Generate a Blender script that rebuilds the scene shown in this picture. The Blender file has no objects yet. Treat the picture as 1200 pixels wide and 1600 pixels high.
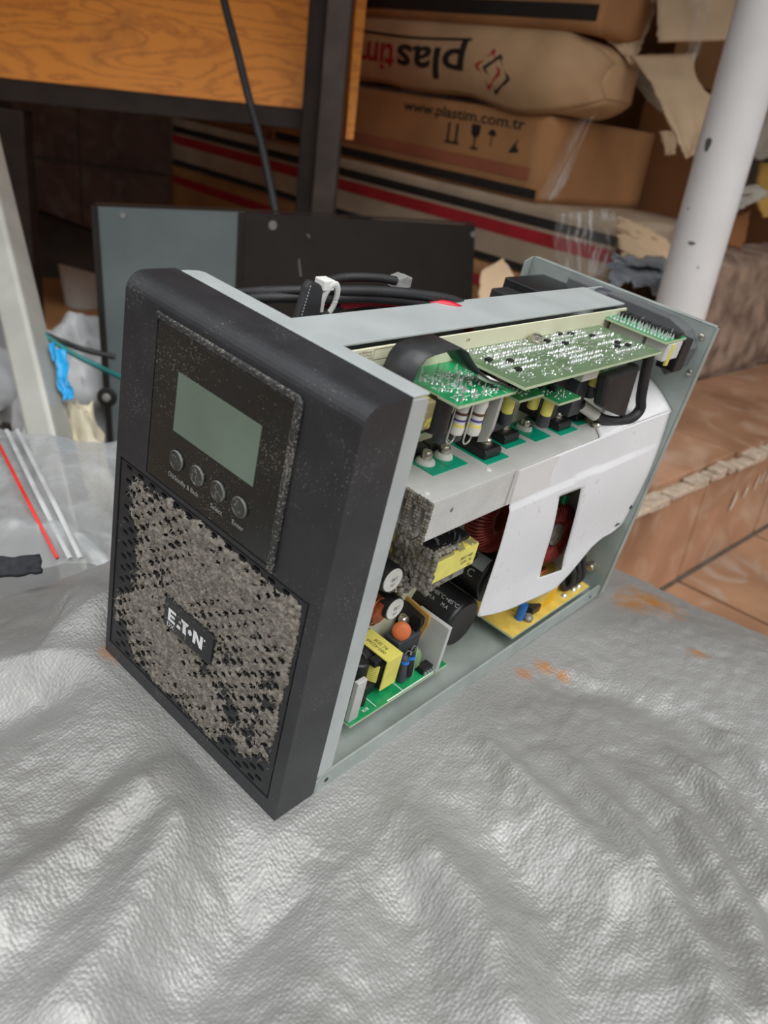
import bpy, math, random
import numpy as np
from mathutils import Vector, Matrix, noise
random.seed(7)
rng = np.random.default_rng(11)
S = bpy.context.scene
COL = S.collection

# ------------------------------------------------------------------ camera
FPX = 1250.0
CAM = np.array([0.0, 0.0, 0.565])
M = np.array([[0.991, 0.1341, 0.0], [0.0586, -0.4330, 0.8995], [0.1206, -0.8914, -0.4369]])
_u, _s, _v = np.linalg.svd(M); M = _u @ _v
cam_d = bpy.data.cameras.new('camera'); cam = bpy.data.objects.new('camera', cam_d); COL.objects.link(cam)
cam_d.sensor_width = 36.0; cam_d.sensor_fit = 'AUTO'; cam_d.lens = 36.0 * FPX / 1600.0
cam_d.clip_start = 0.01
mw = Matrix.Identity(4)
for i in range(3):
    mw[i][0] = M[i][0]; mw[i][1] = -M[i][1]; mw[i][2] = -M[i][2]; mw[i][3] = CAM[i]
cam.matrix_world = mw
cam_d.dof.use_dof = True; cam_d.dof.focus_distance = 0.42; cam_d.dof.aperture_fstop = 10.0
S.camera = cam

# ------------------------------------------------------------------ light
W = bpy.data.worlds.new('overcast_sky'); S.world = W; W.use_nodes = True
wn = W.node_tree; wn.nodes.clear()
wo = wn.nodes.new('ShaderNodeOutputWorld'); bg = wn.nodes.new('ShaderNodeBackground')
tc = wn.nodes.new('ShaderNodeTexCoord'); sp = wn.nodes.new('ShaderNodeSeparateXYZ')
rp = wn.nodes.new('ShaderNodeValToRGB'); mr = wn.nodes.new('ShaderNodeMapRange')
wn.links.new(tc.outputs['Generated'], sp.inputs[0]); wn.links.new(sp.outputs['Z'], mr.inputs['Value'])
mr.inputs['From Min'].default_value = -0.1; mr.inputs['From Max'].default_value = 1.0
wn.links.new(mr.outputs[0], rp.inputs[0])
rp.color_ramp.elements[0].color = (0.06, 0.057, 0.054, 1); rp.color_ramp.elements[1].color = (1.25, 1.27, 1.30, 1)
e = rp.color_ramp.elements.new(0.18); e.color = (0.13, 0.13, 0.13, 1)
e = rp.color_ramp.elements.new(0.5); e.color = (0.72, 0.73, 0.74, 1)
wn.links.new(rp.outputs[0], bg.inputs[0]); bg.inputs[1].default_value = 1.42
wn.links.new(bg.outputs[0], wo.inputs[0])
sun_d = bpy.data.lights.new('sun', 'SUN'); sun = bpy.data.objects.new('sun', sun_d); COL.objects.link(sun)
sun_d.energy = 1.6; sun_d.angle = math.radians(50); sun_d.color = (1.0, 0.985, 0.96)
sun.rotation_euler = Vector((-0.42, 0.50, -0.85)).to_track_quat('-Z', 'Y').to_euler()
S.view_settings.view_transform = 'Standard'; S.view_settings.look = 'None'
S.view_settings.exposure = 0.0; S.view_settings.gamma = 1.0; S.view_settings.use_curve_mapping = False

# ------------------------------------------------------------------ helpers
def at(x, y, depth):                     # surveyed point: viewing direction and distance
    return CAM + M @ np.array([(x - 600) / FPX, (y - 800) / FPX, 1.0]) * depth
def onz(x, y, z):
    r = M @ np.array([(x - 600) / FPX, (y - 800) / FPX, 1.0]); return CAM + r * ((z - CAM[2]) / r[2])
def lin(c):
    c = c / 255.0
    return c / 12.92 if c <= 0.04045 else ((c + 0.055) / 1.055) ** 2.4
def rgb(c, k=1.0): return tuple(min(1.0, lin(v) * k) for v in c) + (1.0,)

class MB:
    def __init__(s): s.v = []; s.f = []
    def add(s, vs, fs):
        o = len(s.v); s.v += [tuple(map(float, p)) for p in vs]; s.f += [tuple(i + o for i in f) for f in fs]; return s
    def box(s, x0, x1, y0, y1, z0, z1):
        return s.add([(x0,y0,z0),(x1,y0,z0),(x1,y1,z0),(x0,y1,z0),(x0,y0,z1),(x1,y0,z1),(x1,y1,z1),(x0,y1,z1)],
                     [(0,3,2,1),(4,5,6,7),(0,1,5,4),(1,2,6,5),(2,3,7,6),(3,0,4,7)])
    def slab(s, a, b, c, d, t):          # quad a,b,c,d thickened along t
        a, b, c, d, t = map(np.array, (a, b, c, d, t)); vs = [a,b,c,d,a+t,b+t,c+t,d+t]
        return s.add(vs, [(0,3,2,1),(4,5,6,7),(0,1,5,4),(1,2,6,5),(2,3,7,6),(3,0,4,7)])
    def cyl(s, p0, p1, r0, r1=None, n=16, cap=True):
        p0 = np.array(p0, float); p1 = np.array(p1, float); r1 = r0 if r1 is None else r1
        d = p1 - p0; d /= np.linalg.norm(d); a = np.array([0,0,1.0]) if abs(d[2]) < .9 else np.array([1.0,0,0])
        u = np.cross(d, a); u /= np.linalg.norm(u); w = np.cross(d, u)
        vs = []
        for p, r in ((p0, r0), (p1, r1)):
            for k in range(n):
                t = 2*math.pi*k/n; vs.append(p + r*(math.cos(t)*u + math.sin(t)*w))
        fs = [(k, (k+1)%n, n+(k+1)%n, n+k) for k in range(n)]
        if cap: fs += [tuple(range(n-1, -1, -1)), tuple(range(n, 2*n))]
        return s.add(vs, fs)
    def lathe(s, p0, axis, prof, n=20):   # prof: (dist along axis, radius)
        p0 = np.array(p0, float); d = np.array(axis, float); d /= np.linalg.norm(d)
        a = np.array([0,0,1.0]) if abs(d[2]) < .9 else np.array([1.0,0,0])
        u = np.cross(d, a); u /= np.linalg.norm(u); w = np.cross(d, u); vs = []; fs = []
        for h, r in prof:
            for k in range(n):
                t = 2*math.pi*k/n; vs.append(p0 + d*h + max(r,1e-6)*(math.cos(t)*u+math.sin(t)*w))
        for i in range(len(prof)-1):
            for k in range(n): fs.append((i*n+k, i*n+(k+1)%n, (i+1)*n+(k+1)%n, (i+1)*n+k))
        fs += [tuple(range(n-1,-1,-1)), tuple(range((len(prof)-1)*n, len(prof)*n))]
        return s.add(vs, fs)
    def tube(s, path, r, n=8, flat=1.0):
        P = [np.array(p, float) for p in path]; vs = []; fs = []; pu = None
        for i, p in enumerate(P):
            d = P[min(i+1,len(P)-1)] - P[max(i-1,0)]; d /= (np.linalg.norm(d)+1e-12)
            if pu is None:
                a = np.array([0,0,1.0]) if abs(d[2]) < .9 else np.array([1.0,0,0]); u = np.cross(d, a)
            else: u = pu - d*(pu@d)
            u /= (np.linalg.norm(u)+1e-12); pu = u; w = np.cross(d, u)
            rr = r[i] if hasattr(r, '__len__') else r
            for k in range(n):
                t = 2*math.pi*k/n; vs.append(p + rr*(math.cos(t)*u + flat*math.sin(t)*w))
        for i in range(len(P)-1):
            for k in range(n): fs.append((i*n+k, i*n+(k+1)%n, (i+1)*n+(k+1)%n, (i+1)*n+k))
        fs += [tuple(range(n-1,-1,-1)), tuple(range((len(P)-1)*n, len(P)*n))]
        return s.add(vs, fs)
    def prism(s, poly, fn, t0, t1):       # poly 2D, fn(u, v, t) -> point
        n = len(poly); vs = [fn(u, v, t0) for u, v in poly] + [fn(u, v, t1) for u, v in poly]
        return s.add(vs, [tuple(range(n-1,-1,-1)), tuple(range(n, 2*n))] + [(k, (k+1)%n, n+(k+1)%n, n+k) for k in range(n)])
    def grid(s, fn, nu, nv, skip=None):
        vs = [fn(i/nu, j/nv) for j in range(nv+1) for i in range(nu+1)]
        fs = [(j*(nu+1)+i, j*(nu+1)+i+1, (j+1)*(nu+1)+i+1, (j+1)*(nu+1)+i) for j in range(nv) for i in range(nu) if not (skip and skip(i, j))]
        return s.add(vs, fs)
    def build(s, name, m, parent=None, smooth=None, bevel=0, solid=0, scale=1.0, seg=2):
        me = bpy.data.meshes.new(name)
        me.from_pydata([(x*scale, y*scale, z*scale) for x, y, z in s.v], [], s.f); me.update()
        o = bpy.data.objects.new(name, me); COL.objects.link(o)
        me.materials.append(m)
        if smooth is not None:
            me.polygons.foreach_set('use_smooth', [True]*len(me.polygons)); me.set_sharp_from_angle(angle=math.radians(smooth))
        if solid:
            md = o.modifiers.new('solid', 'SOLIDIFY'); md.thickness = solid; md.offset = 0
        if bevel:
            md = o.modifiers.new('bevel', 'BEVEL'); md.width = bevel; md.segments = seg; md.limit_method = 'ANGLE'; md.angle_limit = math.radians(40)
        if parent is not None: o.parent = parent
        return o
def tag(o, label=None, cat=None, group=None, kind=None):
    if label: o['label'] = label
    if cat: o['category'] = cat
    if group: o['group'] = group
    if kind: o['kind'] = kind
    return o
def empty(name, loc=(0,0,0)):
    o = bpy.data.objects.new(name, None); COL.objects.link(o); o.location = loc; o.empty_display_size = .05; return o
def dup(o, parent, loc=None, rot=None):
    c = o.copy(); COL.objects.link(c); c.parent = parent
    if loc is not None: c.location = loc
    if rot is not None: c.rotation_euler = rot
    return c
_txt = {}
def text2d(t, bold=0.0):
    k = (t, bold)
    if k not in _txt:
        cu = bpy.data.curves.new('t', 'FONT'); cu.body = t; cu.size = 1.0; cu.offset = bold; cu.resolution_u = 3
        ob = bpy.data.objects.new('t', cu); COL.objects.link(ob)
        bpy.context.view_layer.update()
        me = bpy.data.meshes.new_from_object(ob.evaluated_get(bpy.context.evaluated_depsgraph_get()))
        vs = [(v.co.x, v.co.y) for v in me.vertices]; fs = [tuple(p.vertices) for p in me.polygons]
        bpy.data.objects.remove(ob); bpy.data.curves.remove(cu); bpy.data.meshes.remove(me)
        xs = [v[0] for v in vs]; _txt[k] = (vs, fs, min(xs), max(xs))
    return _txt[k]
def put_text(mb, t, fn, h, width=None, bold=0.0, refine=False):     # fn(u, v): u along baseline, v up; cap height h
    vs, fs, x0, x1 = text2d(t, bold); k = h / 0.70; kx = k if width is None else width / (x1 - x0)
    if refine:
        import bmesh
        bm = bmesh.new(); bv = [bm.verts.new((x, y, 0)) for x, y in vs]
        for f in fs:
            try: bm.faces.new([bv[i] for i in f])
            except ValueError: pass
        bmesh.ops.triangulate(bm, faces=bm.faces[:])
        for _ in range(3):
            lo = [e for e in bm.edges if e.calc_length() > .12]
            if lo: bmesh.ops.subdivide_edges(bm, edges=lo, cuts=1); bmesh.ops.triangulate(bm, faces=[f for f in bm.faces if len(f.verts) > 3])
        bm.verts.index_update(); vs = [(v.co.x, v.co.y) for v in bm.verts]; fs = [tuple(v.index for v in f.verts) for f in bm.faces]; bm.free()
    mb.add([fn((x - x0)*kx, y*k) for x, y in vs], fs)

def mat(name, c, rough=.5, metal=0.0, var=.12, nscale=40., bump=0.0, bscale=200., spec=.5, coat=0.0, c2=None, detail=4, rvar=0.0, lo=.35, hi=.65):
    m = bpy.data.materials.new(name); m.use_nodes = True; nt = m.node_tree; b = nt.nodes['Principled BSDF']
    t = nt.nodes.new('ShaderNodeTexCoord'); n = nt.nodes.new('ShaderNodeTexNoise'); r = nt.nodes.new('ShaderNodeValToRGB')
    n.inputs['Scale'].default_value = nscale; n.inputs['Detail'].default_value = detail
    nt.links.new(t.outputs['Object'], n.inputs['Vector']); nt.links.new(n.outputs['Fac'], r.inputs[0]); nt.links.new(r.outputs[0], b.inputs['Base Color'])
    r.color_ramp.elements[0].position = lo; r.color_ramp.elements[1].position = hi
    r.color_ramp.elements[0].color = rgb(c, 1-var); r.color_ramp.elements[1].color = rgb(c2 if c2 else c, 1 if c2 else 1+var)
    b.inputs['Roughness'].default_value = rough; b.inputs['Metallic'].default_value = metal
    b.inputs['Specular IOR Level'].default_value = spec; b.inputs['Coat Weight'].default_value = coat
    if rvar:
        mrn = nt.nodes.new('ShaderNodeMapRange'); mrn.inputs['To Min'].default_value = rough - rvar; mrn.inputs['To Max'].default_value = rough + rvar
        nt.links.new(n.outputs['Fac'], mrn.inputs['Value']); nt.links.new(mrn.outputs[0], b.inputs['Roughness'])
    if bump:
        n2 = nt.nodes.new('ShaderNodeTexNoise'); n2.inputs['Scale'].default_value = bscale; n2.inputs['Detail'].default_value = 3
        bp = nt.nodes.new('ShaderNodeBump'); bp.inputs['Strength'].default_value = bump; bp.inputs['Distance'].default_value = .001
        nt.links.new(t.outputs['Object'], n2.inputs['Vector']); nt.links.new(n2.outputs['Fac'], bp.inputs['Height']); nt.links.new(bp.outputs[0], b.inputs['Normal'])
    return m
def dusty(m, c=(150,145,135), scale=900., thr=.66, amount=.8, patch=30.):   # settled dust specks mixed over a material
    nt = m.node_tree; b = nt.nodes['Principled BSDF']; src = b.inputs['Base Color'].links[0].from_socket
    t = nt.nodes.new('ShaderNodeTexCoord'); n = nt.nodes.new('ShaderNodeTexNoise'); n.inputs['Scale'].default_value = scale; n.inputs['Detail'].default_value = 2
    p = nt.nodes.new('ShaderNodeTexNoise'); p.inputs['Scale'].default_value = patch
    a = nt.nodes.new('ShaderNodeMath'); a.operation = 'MULTIPLY_ADD'; a.inputs[1].default_value = .35
    r = nt.nodes.new('ShaderNodeMapRange'); r.inputs['From Min'].default_value = thr + .16; r.inputs['From Max'].default_value = thr + .22; r.inputs['To Max'].default_value = amount
    mx = nt.nodes.new('ShaderNodeMix'); mx.data_type = 'RGBA'
    nt.links.new(t.outputs['Object'], n.inputs['Vector']); nt.links.new(t.outputs['Object'], p.inputs['Vector'])
    nt.links.new(p.outputs['Fac'], a.inputs[0]); nt.links.new(n.outputs['Fac'], a.inputs[2]); nt.links.new(a.outputs[0], r.inputs['Value'])
    nt.links.new(r.outputs[0], mx.inputs[0]); nt.links.new(src, mx.inputs[6]); mx.inputs[7].default_value = rgb(c); nt.links.new(mx.outputs[2], b.inputs['Base Color'])
    return m

m_bezel = dusty(mat('black_plastic', (46,47,50), .42, var=.15, nscale=60, bump=.12, bscale=1800), scale=1100, thr=.70, amount=.45)
m_gloss = dusty(mat('gloss_panel', (24,28,27), .22, var=.2, nscale=50, coat=.3), scale=1200, thr=.675, amount=.5)
m_lcd = dusty(mat('lcd', (112,130,115), .2, var=.10, nscale=25, coat=.3), scale=1000, thr=.72, amount=.4)
m_grille = mat('grille_plastic', (40,41,43), .5, var=.2, nscale=80, bump=.1, bscale=1500)
m_dust = mat('grey_dust', (136,131,122), .95, var=.35, nscale=300, bump=.6, bscale=1500, spec=.1)
m_dustlt = mat('dust_fluff', (164,156,143), .95, var=.3, nscale=300, spec=.1)
m_white = mat('white_print', (238,240,240), .5, var=.03)
m_greyp = mat('grey_print', (170,172,170), .6, var=.1, nscale=500)
m_steel = mat('galvanised_steel', (182,188,188), .40, .12, var=.06, nscale=35, rvar=.06)
m_steel2 = mat('bare_steel', (164,173,169), .38, .22, var=.12, nscale=40, rvar=.08)
m_alu = mat('aluminium', (208,208,206), .42, .22, var=.05, nscale=60, bump=.1, bscale=900)
m_alud = mat('dusty_aluminium', (150,150,146), .5, .5, var=.2, nscale=60)
m_screw = mat('nickel_screw', (200,195,182), .25, .9, var=.1)
m_cream = mat('cream_board', (226,224,196), .5, var=.05, nscale=30)
m_pcb = mat('green_board', (22,140,84), .35, var=.18, nscale=120, coat=.2)
m_pcbd = mat('grey_green_board', (98,122,90), .38, var=.12, nscale=60, coat=.3)
m_pcbe = mat('board_edge', (190,205,170), .6, var=.08)
m_pcby = mat('yellow_board', (214,182,82), .5, var=.12, nscale=80)
m_pad = mat('green_pad', (0,160,125), .45, var=.08)
m_solder = mat('solder', (215,218,215), .28, .7, var=.1, nscale=300)
m_black = mat('black_part', (28,28,30), .4, var=.2, nscale=80)
m_rubber = mat('black_rubber', (38,38,40), .55, var=.25, nscale=60, bump=.15, bscale=700)
m_film = mat('black_film', (52,53,54), .38, var=.25, nscale=30)
m_foam = mat('grey_foam', (92,94,96), .75, var=.12, nscale=60)
m_yel = mat('yellow_tape', (228,218,110), .4, var=.08, nscale=90)
m_yeld = dusty(mat('yellow_tape_dusty', (212,200,92), .5, var=.2, nscale=90), c=(120,112,95), scale=180, thr=.42, amount=.85)
m_ink = mat('dark_ink', (60,56,45), .6, var=.1)
m_white_part = mat('white_ceramic', (215,215,208), .5, var=.08)
m_copper = mat('copper_wire', (176,92,52), .32, .6, var=.2, nscale=200)
m_redcu = mat('enamel_wire', (150,58,48), .35, .4, var=.25, nscale=200)
m_orange = mat('orange_disc', (214,112,62), .5, var=.08)
m_blue = mat('blue_part', (30,110,190), .4, var=.1)
m_purple = mat('violet_band', (90,80,150), .5); m_brownb = mat('brown_band', (96,70,52), .5)
m_tan = mat('tan_mica', (190,150,80), .5, var=.12)
m_greyplas = mat('grey_plastic', (170,170,165), .5, var=.06)
m_slate = mat('slate_part', (66,68,74), .5, var=.15, nscale=100)
m_stripe = mat('cap_stripe', (165,172,176), .45, var=.05)
m_nylon = mat('nylon', (232,232,228), .4, var=.04)
m_red = mat('red_wire', (200,30,52), .35, var=.1)
m_paper = dusty(mat('white_paper', (226,226,228), .8, var=.03, nscale=15), c=(140,138,135), scale=260, thr=.70, amount=.3)
m_brown = mat('brown_glue', (150,130,90), .7, var=.3, nscale=300)

def clear_mat(name, c=(235,240,240), rough=.12, alpha=.35, bump=0.):
    m = mat(name, c, rough, var=.03, bump=bump, bscale=60); m.node_tree.nodes['Principled BSDF'].inputs['Alpha'].default_value = alpha; return m
m_clear = clear_mat('clear_plug', (200,200,198), alpha=.38)

# ------------------------------------------------------------------ setting: floor, step, kerb, back wall, added shade wall and roof
def tile_mat(name, c1, c2, c3, rough=.4):
    m = mat(name, c1, rough, var=.18, nscale=6, bump=.15, bscale=60, c2=c2, detail=8, rvar=.1)
    nt = m.node_tree; b = nt.nodes['Principled BSDF']; src = b.inputs['Base Color'].links[0].from_socket
    t = nt.nodes.new('ShaderNodeTexCoord'); w = nt.nodes.new('ShaderNodeTexNoise'); w.inputs['Scale'].default_value = 9; w.inputs['Detail'].default_value = 9; w.inputs['Distortion'].default_value = 1.6
    r = nt.nodes.new('ShaderNodeValToRGB'); r.color_ramp.elements[0].position = .5; r.color_ramp.elements[1].position = .72
    r.color_ramp.elements[0].color = (0,0,0,1); r.color_ramp.elements[1].color = (.8,.8,.8,1)
    mx = nt.nodes.new('ShaderNodeMix'); mx.data_type = 'RGBA'
    nt.links.new(t.outputs['Object'], w.inputs['Vector']); nt.links.new(w.outputs['Fac'], r.inputs[0]); nt.links.new(r.outputs[0], mx.inputs[0])
    nt.links.new(src, mx.inputs[6]); mx.inputs[7].default_value = rgb(c3); nt.links.new(mx.outputs[2], b.inputs['Base Color']); return m
m_tile = tile_mat('terracotta_tile', (150,108,80), (178,134,104), (188,158,134))
m_tilef = tile_mat('worn_floor_tile', (150,112,84), (172,132,102), (172,160,146))
m_tilew = tile_mat('brown_wall_tile', (112,76,60), (130,92,74), (150,118,100), .5)
m_grout = mat('grout', (112,98,86), .9, var=.2, nscale=60, bump=.4, bscale=200)
m_mortar = mat('broken_mortar', (178,160,140), .9, var=.2, nscale=80, bump=.6, bscale=120)
m_stone = mat('rough_stone', (136,108,92), .9, var=.35, nscale=22, bump=1.0, bscale=70, c2=(168,142,124))
m_plaster = mat('shade_plaster', (120,112,104), .9, var=.1, nscale=6)
m_chalk = mat('chalk_mark', (214,198,182), .9, var=.1)

floor = tag(MB().box(-2.6, 3.0, -1.6, 3.0, -.05, -.004).build('floor', m_grout), kind='structure')
P0 = np.array([.427, 1.038]); DS = np.array([.678, .736]); NB = np.array([-.736, .678])
def st(a, b, z): q = P0 + DS*a + NB*b; return (q[0], q[1], z)
def st_box(mb, a0, a1, b0, b1, z0, z1):
    vs = [st(a, b, z) for z in (z0, z1) for a, b in ((a0,b0),(a1,b0),(a1,b1),(a0,b1))]
    return mb.add(vs, [(0,3,2,1),(4,5,6,7),(0,1,5,4),(1,2,6,5),(2,3,7,6),(3,0,4,7)])
for i in range(-1, 5):
    for j in range(0, 4):
        a0 = -.245 + i*.28; b1 = -.003 - j*.28
        mb = MB(); st_box(mb, a0 + .003, a0 + .277, b1 - .274, b1, -.004, .001 * (.5 + rng.random()*.6)); mb.build('tile', m_tilef, floor, bevel=.001)
step = tag(st_box(MB(), -.30, 1.6, .012, .42, -.002, .168).build('trim_1', m_mortar), kind='structure')
for i in range(0, 6):
    a0 = .035 + (i-1)*.281
    mb = MB(); st_box(mb, a0 + .003, a0 + .278, .0 + rng.random()*.002, .012, .004, .16); mb.build('riser_tile', m_tile, step, bevel=.0015)
    a0 = .157 + (i-2)*.281
    mb = MB(); st_box(mb, a0 + .0025, a0 + .2785, .014 + rng.random()*.006, .25, .168, .180 - rng.random()*.002); mb.build('tread_tile', m_tile, step, bevel=.0015)
# ragged mortar nosing along the edge of the step
mb = MB(); a = -.5
while a < .8:
    l = .012 + rng.random()*.05
    st_box(mb, a, a + l, -.004 - rng.random()*.004, .012 + rng.random()*.008, .162 + rng.random()*.004, .171 + rng.random()*.008); a += l + (.012 if rng.random() < .35 else 0)
mb.build('mortar_edge', m_mortar, step, bevel=.002)
mb = MB()   # white scuffs on the riser tile
for a, z, h, w in ((.155,.105,.035,.010),(.195,.112,.022,.008),(.232,.12,.03,.007),(.252,.125,.024,.006),(.275,.128,.036,.006)):
    mb.add([st(a + w*u + .18*h*v, -.0012, z + h*(v-.5)) for u, v in ((-.5,0),(.3,.1),(.6,.5),(.2,1),(-.3,.8))], [(0,1,2,3,4)])
mb.build('scuff_mark', m_chalk, step)
# rough stone kerb behind the step
def kerb(u, v):
    a = .25 + u*1.25
    # profile: front bottom -> front top -> back
    pr = [(.262,.17),(.25,.20),(.25,.30),(.255,.40),(.275,.415),(.355,.42),(.355,.17)]
    k = v*(len(pr)-1); i = min(int(k), len(pr)-2); f = k - i
    b = pr[i][0]*(1-f) + pr[i+1][0]*f; z = pr[i][1]*(1-f) + pr[i+1][1]*f
    p = np.array(st(a, b, z)); q = Vector(p*14)
    d = noise.fractal(q, 1.0, 2.0, 4)*.010
    return p + np.array([NB[0], NB[1], .3])*d
kb = MB().grid(kerb, 110, 48).build('stone_kerb', m_stone, smooth=50)
tag(kb, 'rough brown stone kerb on the step behind the white pole', 'kerb')

wb = tag(MB().box(-2.6, 2.6, 3.0, 3.1, -.02, 1.6).build('wall_back', m_grout), kind='structure')
for i in range(-1, 8):
    for j in range(0, 5):
        x0 = -2.3 + i*.36; z0 = .0 + j*.30
        MB().box(x0 + .004, x0 + .356, 2.99, 3.0, z0 + .004, z0 + .296).build('wall_tile', m_tilew, wb, bevel=.002)
tag(MB().box(-1.55, -1.45, .9, 3.0, -.02, 1.6).build('shade_wall_left', m_plaster), kind='structure')  # unseen wall, added to block light from the left
tag(MB().box(-2.6, 2.6, .75, 3.1, 1.6, 1.7).build('shade_ceiling', m_plaster), kind='structure')  # unseen roof, added low to keep light off the background

# ------------------------------------------------------------------ sack
TU = np.array([-.1303, .3927, .2697])
RU = np.array([[0.7819, 0.6153, 0.0997], [-0.6118, 0.7882, -0.0665], [-0.1195, -0.0090, 0.9928]])
_u, _s, _v = np.linalg.svd(RU); RU = _u @ _v
EA = np.array([.7876, -.6162]); EB = np.array([.6162, .7876])
def ab(p): q = np.array([p[0], p[1]]) - TU[:2]; return np.array([q @ EA, q @ EB])
def build_sack():
    N = 440; A0, A1, B0, B1 = -.24, .56, -.52, .525
    ca, cb, ha, hb = (A0+A1)/2, (B0+B1)/2, (A1-A0)/2, (B1-B0)/2
    a = np.linspace(A0, A1, N+1)[None, :].repeat(N+1, 0); b = np.linspace(B0, B1, N+1)[:, None].repeat(N+1, 1)
    u = np.abs(a-ca)/ha; v = np.abs(b-cb)/hb
    s = (u**3.2 + v**3.2)**(1/3.2)
    prof = np.clip(1 - np.clip(s, 0, 1)**6.5, 0, 1)**.42
    ups = .2697 - .152*np.clip(a, -.06, .20)*.79 - .009*b
    # keep the plane under the unit, relax away from it
    d = np.maximum(np.maximum(-.012 - a, a - .15), np.maximum(-.035 - b, b - .325)); d = np.clip(d, 0, None)
    k = np.exp(-(d/.05)**2)
    top = ups*k + (.249)*(1-k)
    z = np.minimum(top, 1)*prof
    free = np.clip(d/.03, 0, 1)
    # soft pillow relief and folds
    wr = np.zeros_like(z)
    for j in range(N+1):
        for i in range(N+1):
            if s[j, i] > 1.01: continue
            x, y = a[j, i], b[j, i]
            q = Vector((x*9, y*9, 3.1)); n1 = noise.noise(q)
            w = noise.noise(Vector((x*4, y*4, 9.)))
            n2 = 1 - abs(noise.noise(Vector(((x + w*.03)*34 + y*9, (y - x*.5)*10, 1.7))))*2      # creases
            n3 = noise.noise(Vector((x*80, y*80, 5.)))
            n4 = noise.noise(Vector((x*170, y*150, 2.)))
            wr[j, i] = n1*.0065 + max(0, n2 - .6)*.0014 + n3*.0012 + n4*.0006
    def crease(pts, amp, wid, frac=1):   # polyline fold in sack coordinates
        nonlocal wr
        amp *= 1.9
        best = np.full(z.shape, 9.); tg = np.zeros_like(z); ns = len(pts)-1
        for k_, ((x0, y0), (x1, y1)) in enumerate(zip(pts[:-1], pts[1:])):
            dx, dy = x1-x0, y1-y0; L2 = dx*dx + dy*dy
            t = np.clip(((a-x0)*dx + (b-y0)*dy)/L2, 0, 1); dd = np.hypot(a-x0-t*dx, b-y0-t*dy); tg = np.where(dd < best, (k_+t)/ns, tg); best = np.minimum(best, dd)
        tp = np.clip(tg/.45, 0, 1); wr += amp*np.exp(-(best/(wid*(.8+.5*tg)))**2)*tp*tp*(3-2*tp)
    W = lambda *ps: [tuple(ab(onz(x, y, .245))) for x, y in ps]
    crease(W((420,1120),(320,1250),(230,1400),(120,1600)), .008, .016)
    crease(W((470,1130),(330,1190),(150,1320),(0,1450)), .006, .012)
    crease(W((560,1230),(430,1300),(400,1420),(300,1560)), -.006, .02)
    crease(W((330,1100),(260,1075),(150,1090),(0,1130)), -.007, .016)
    crease(W((60,985),(120,975),(160,1000)), .010, .025)
    crease(W((840,1150),(960,1290),(1080,1500),(1120,1620)), .006, .010)
    crease(W((930,1180),(1060,1300),(1150,1450),(1200,1600)), .007, .010)
    crease(W((1010,1160),(1120,1260),(1210,1400)), .007, .009)
    crease(W((1060,1110),(1150,1180),(1230,1280)), .006, .008)
    crease(W((700,1110),(830,1250),(960,1380)), .004, .010)
    crease(W((560,1180),(660,1330),(760,1480),(800,1600)), .005, .014)
    crease(W((690,1240),(860,1420),(920,1600)), -.005, .016)
    crease(W((800,1060),(960,1080),(1100,1150)), -.004, .014)
    crease(W((620,1330),(650,1450),(640,1600)), -.005, .02)
    z = z + wr*free*np.clip(prof*1.5, 0, 1)
    z = np.maximum(z, 0.0)
    X = TU[0] + EA[0]*a + EB[0]*b; Y = TU[1] + EA[1]*a + EB[1]*b
    # push sides outward a little so that the flanks bulge
    vs = np.stack([X, Y, z], -1).reshape(-1, 3)
    idx = np.arange((N+1)**2).reshape(N+1, N+1)
    keep = (s[:-1, :-1] < 1.0) | (s[1:, 1:] < 1.0)
    f = np.stack([idx[:-1,:-1], idx[:-1,1:], idx[1:,1:], idx[1:,:-1]], -1)[keep]
    me = bpy.data.meshes.new('woven_sack'); me.from_pydata(vs.tolist(), [], f.tolist()); me.update()
    uv = me.uv_layers.new(name='weave'); li = np.zeros(len(me.loops), int); me.loops.foreach_get('vertex_index', li)
    uvs = np.stack([a.reshape(-1), b.reshape(-1)], -1)[li]; uv.data.foreach_set('uv', uvs.astype(np.float32).reshape(-1))
    import bmesh
    bm = bmesh.new(); bm.from_mesh(me); bmesh.ops.delete(bm, geom=[v for v in bm.verts if not v.link_faces], context='VERTS'); bm.to_mesh(me); bm.free()
    me.polygons.foreach_set('use_smooth', [True]*len(me.polygons))
    o = bpy.data.objects.new('woven_sack', me); COL.objects.link(o); return o
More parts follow.
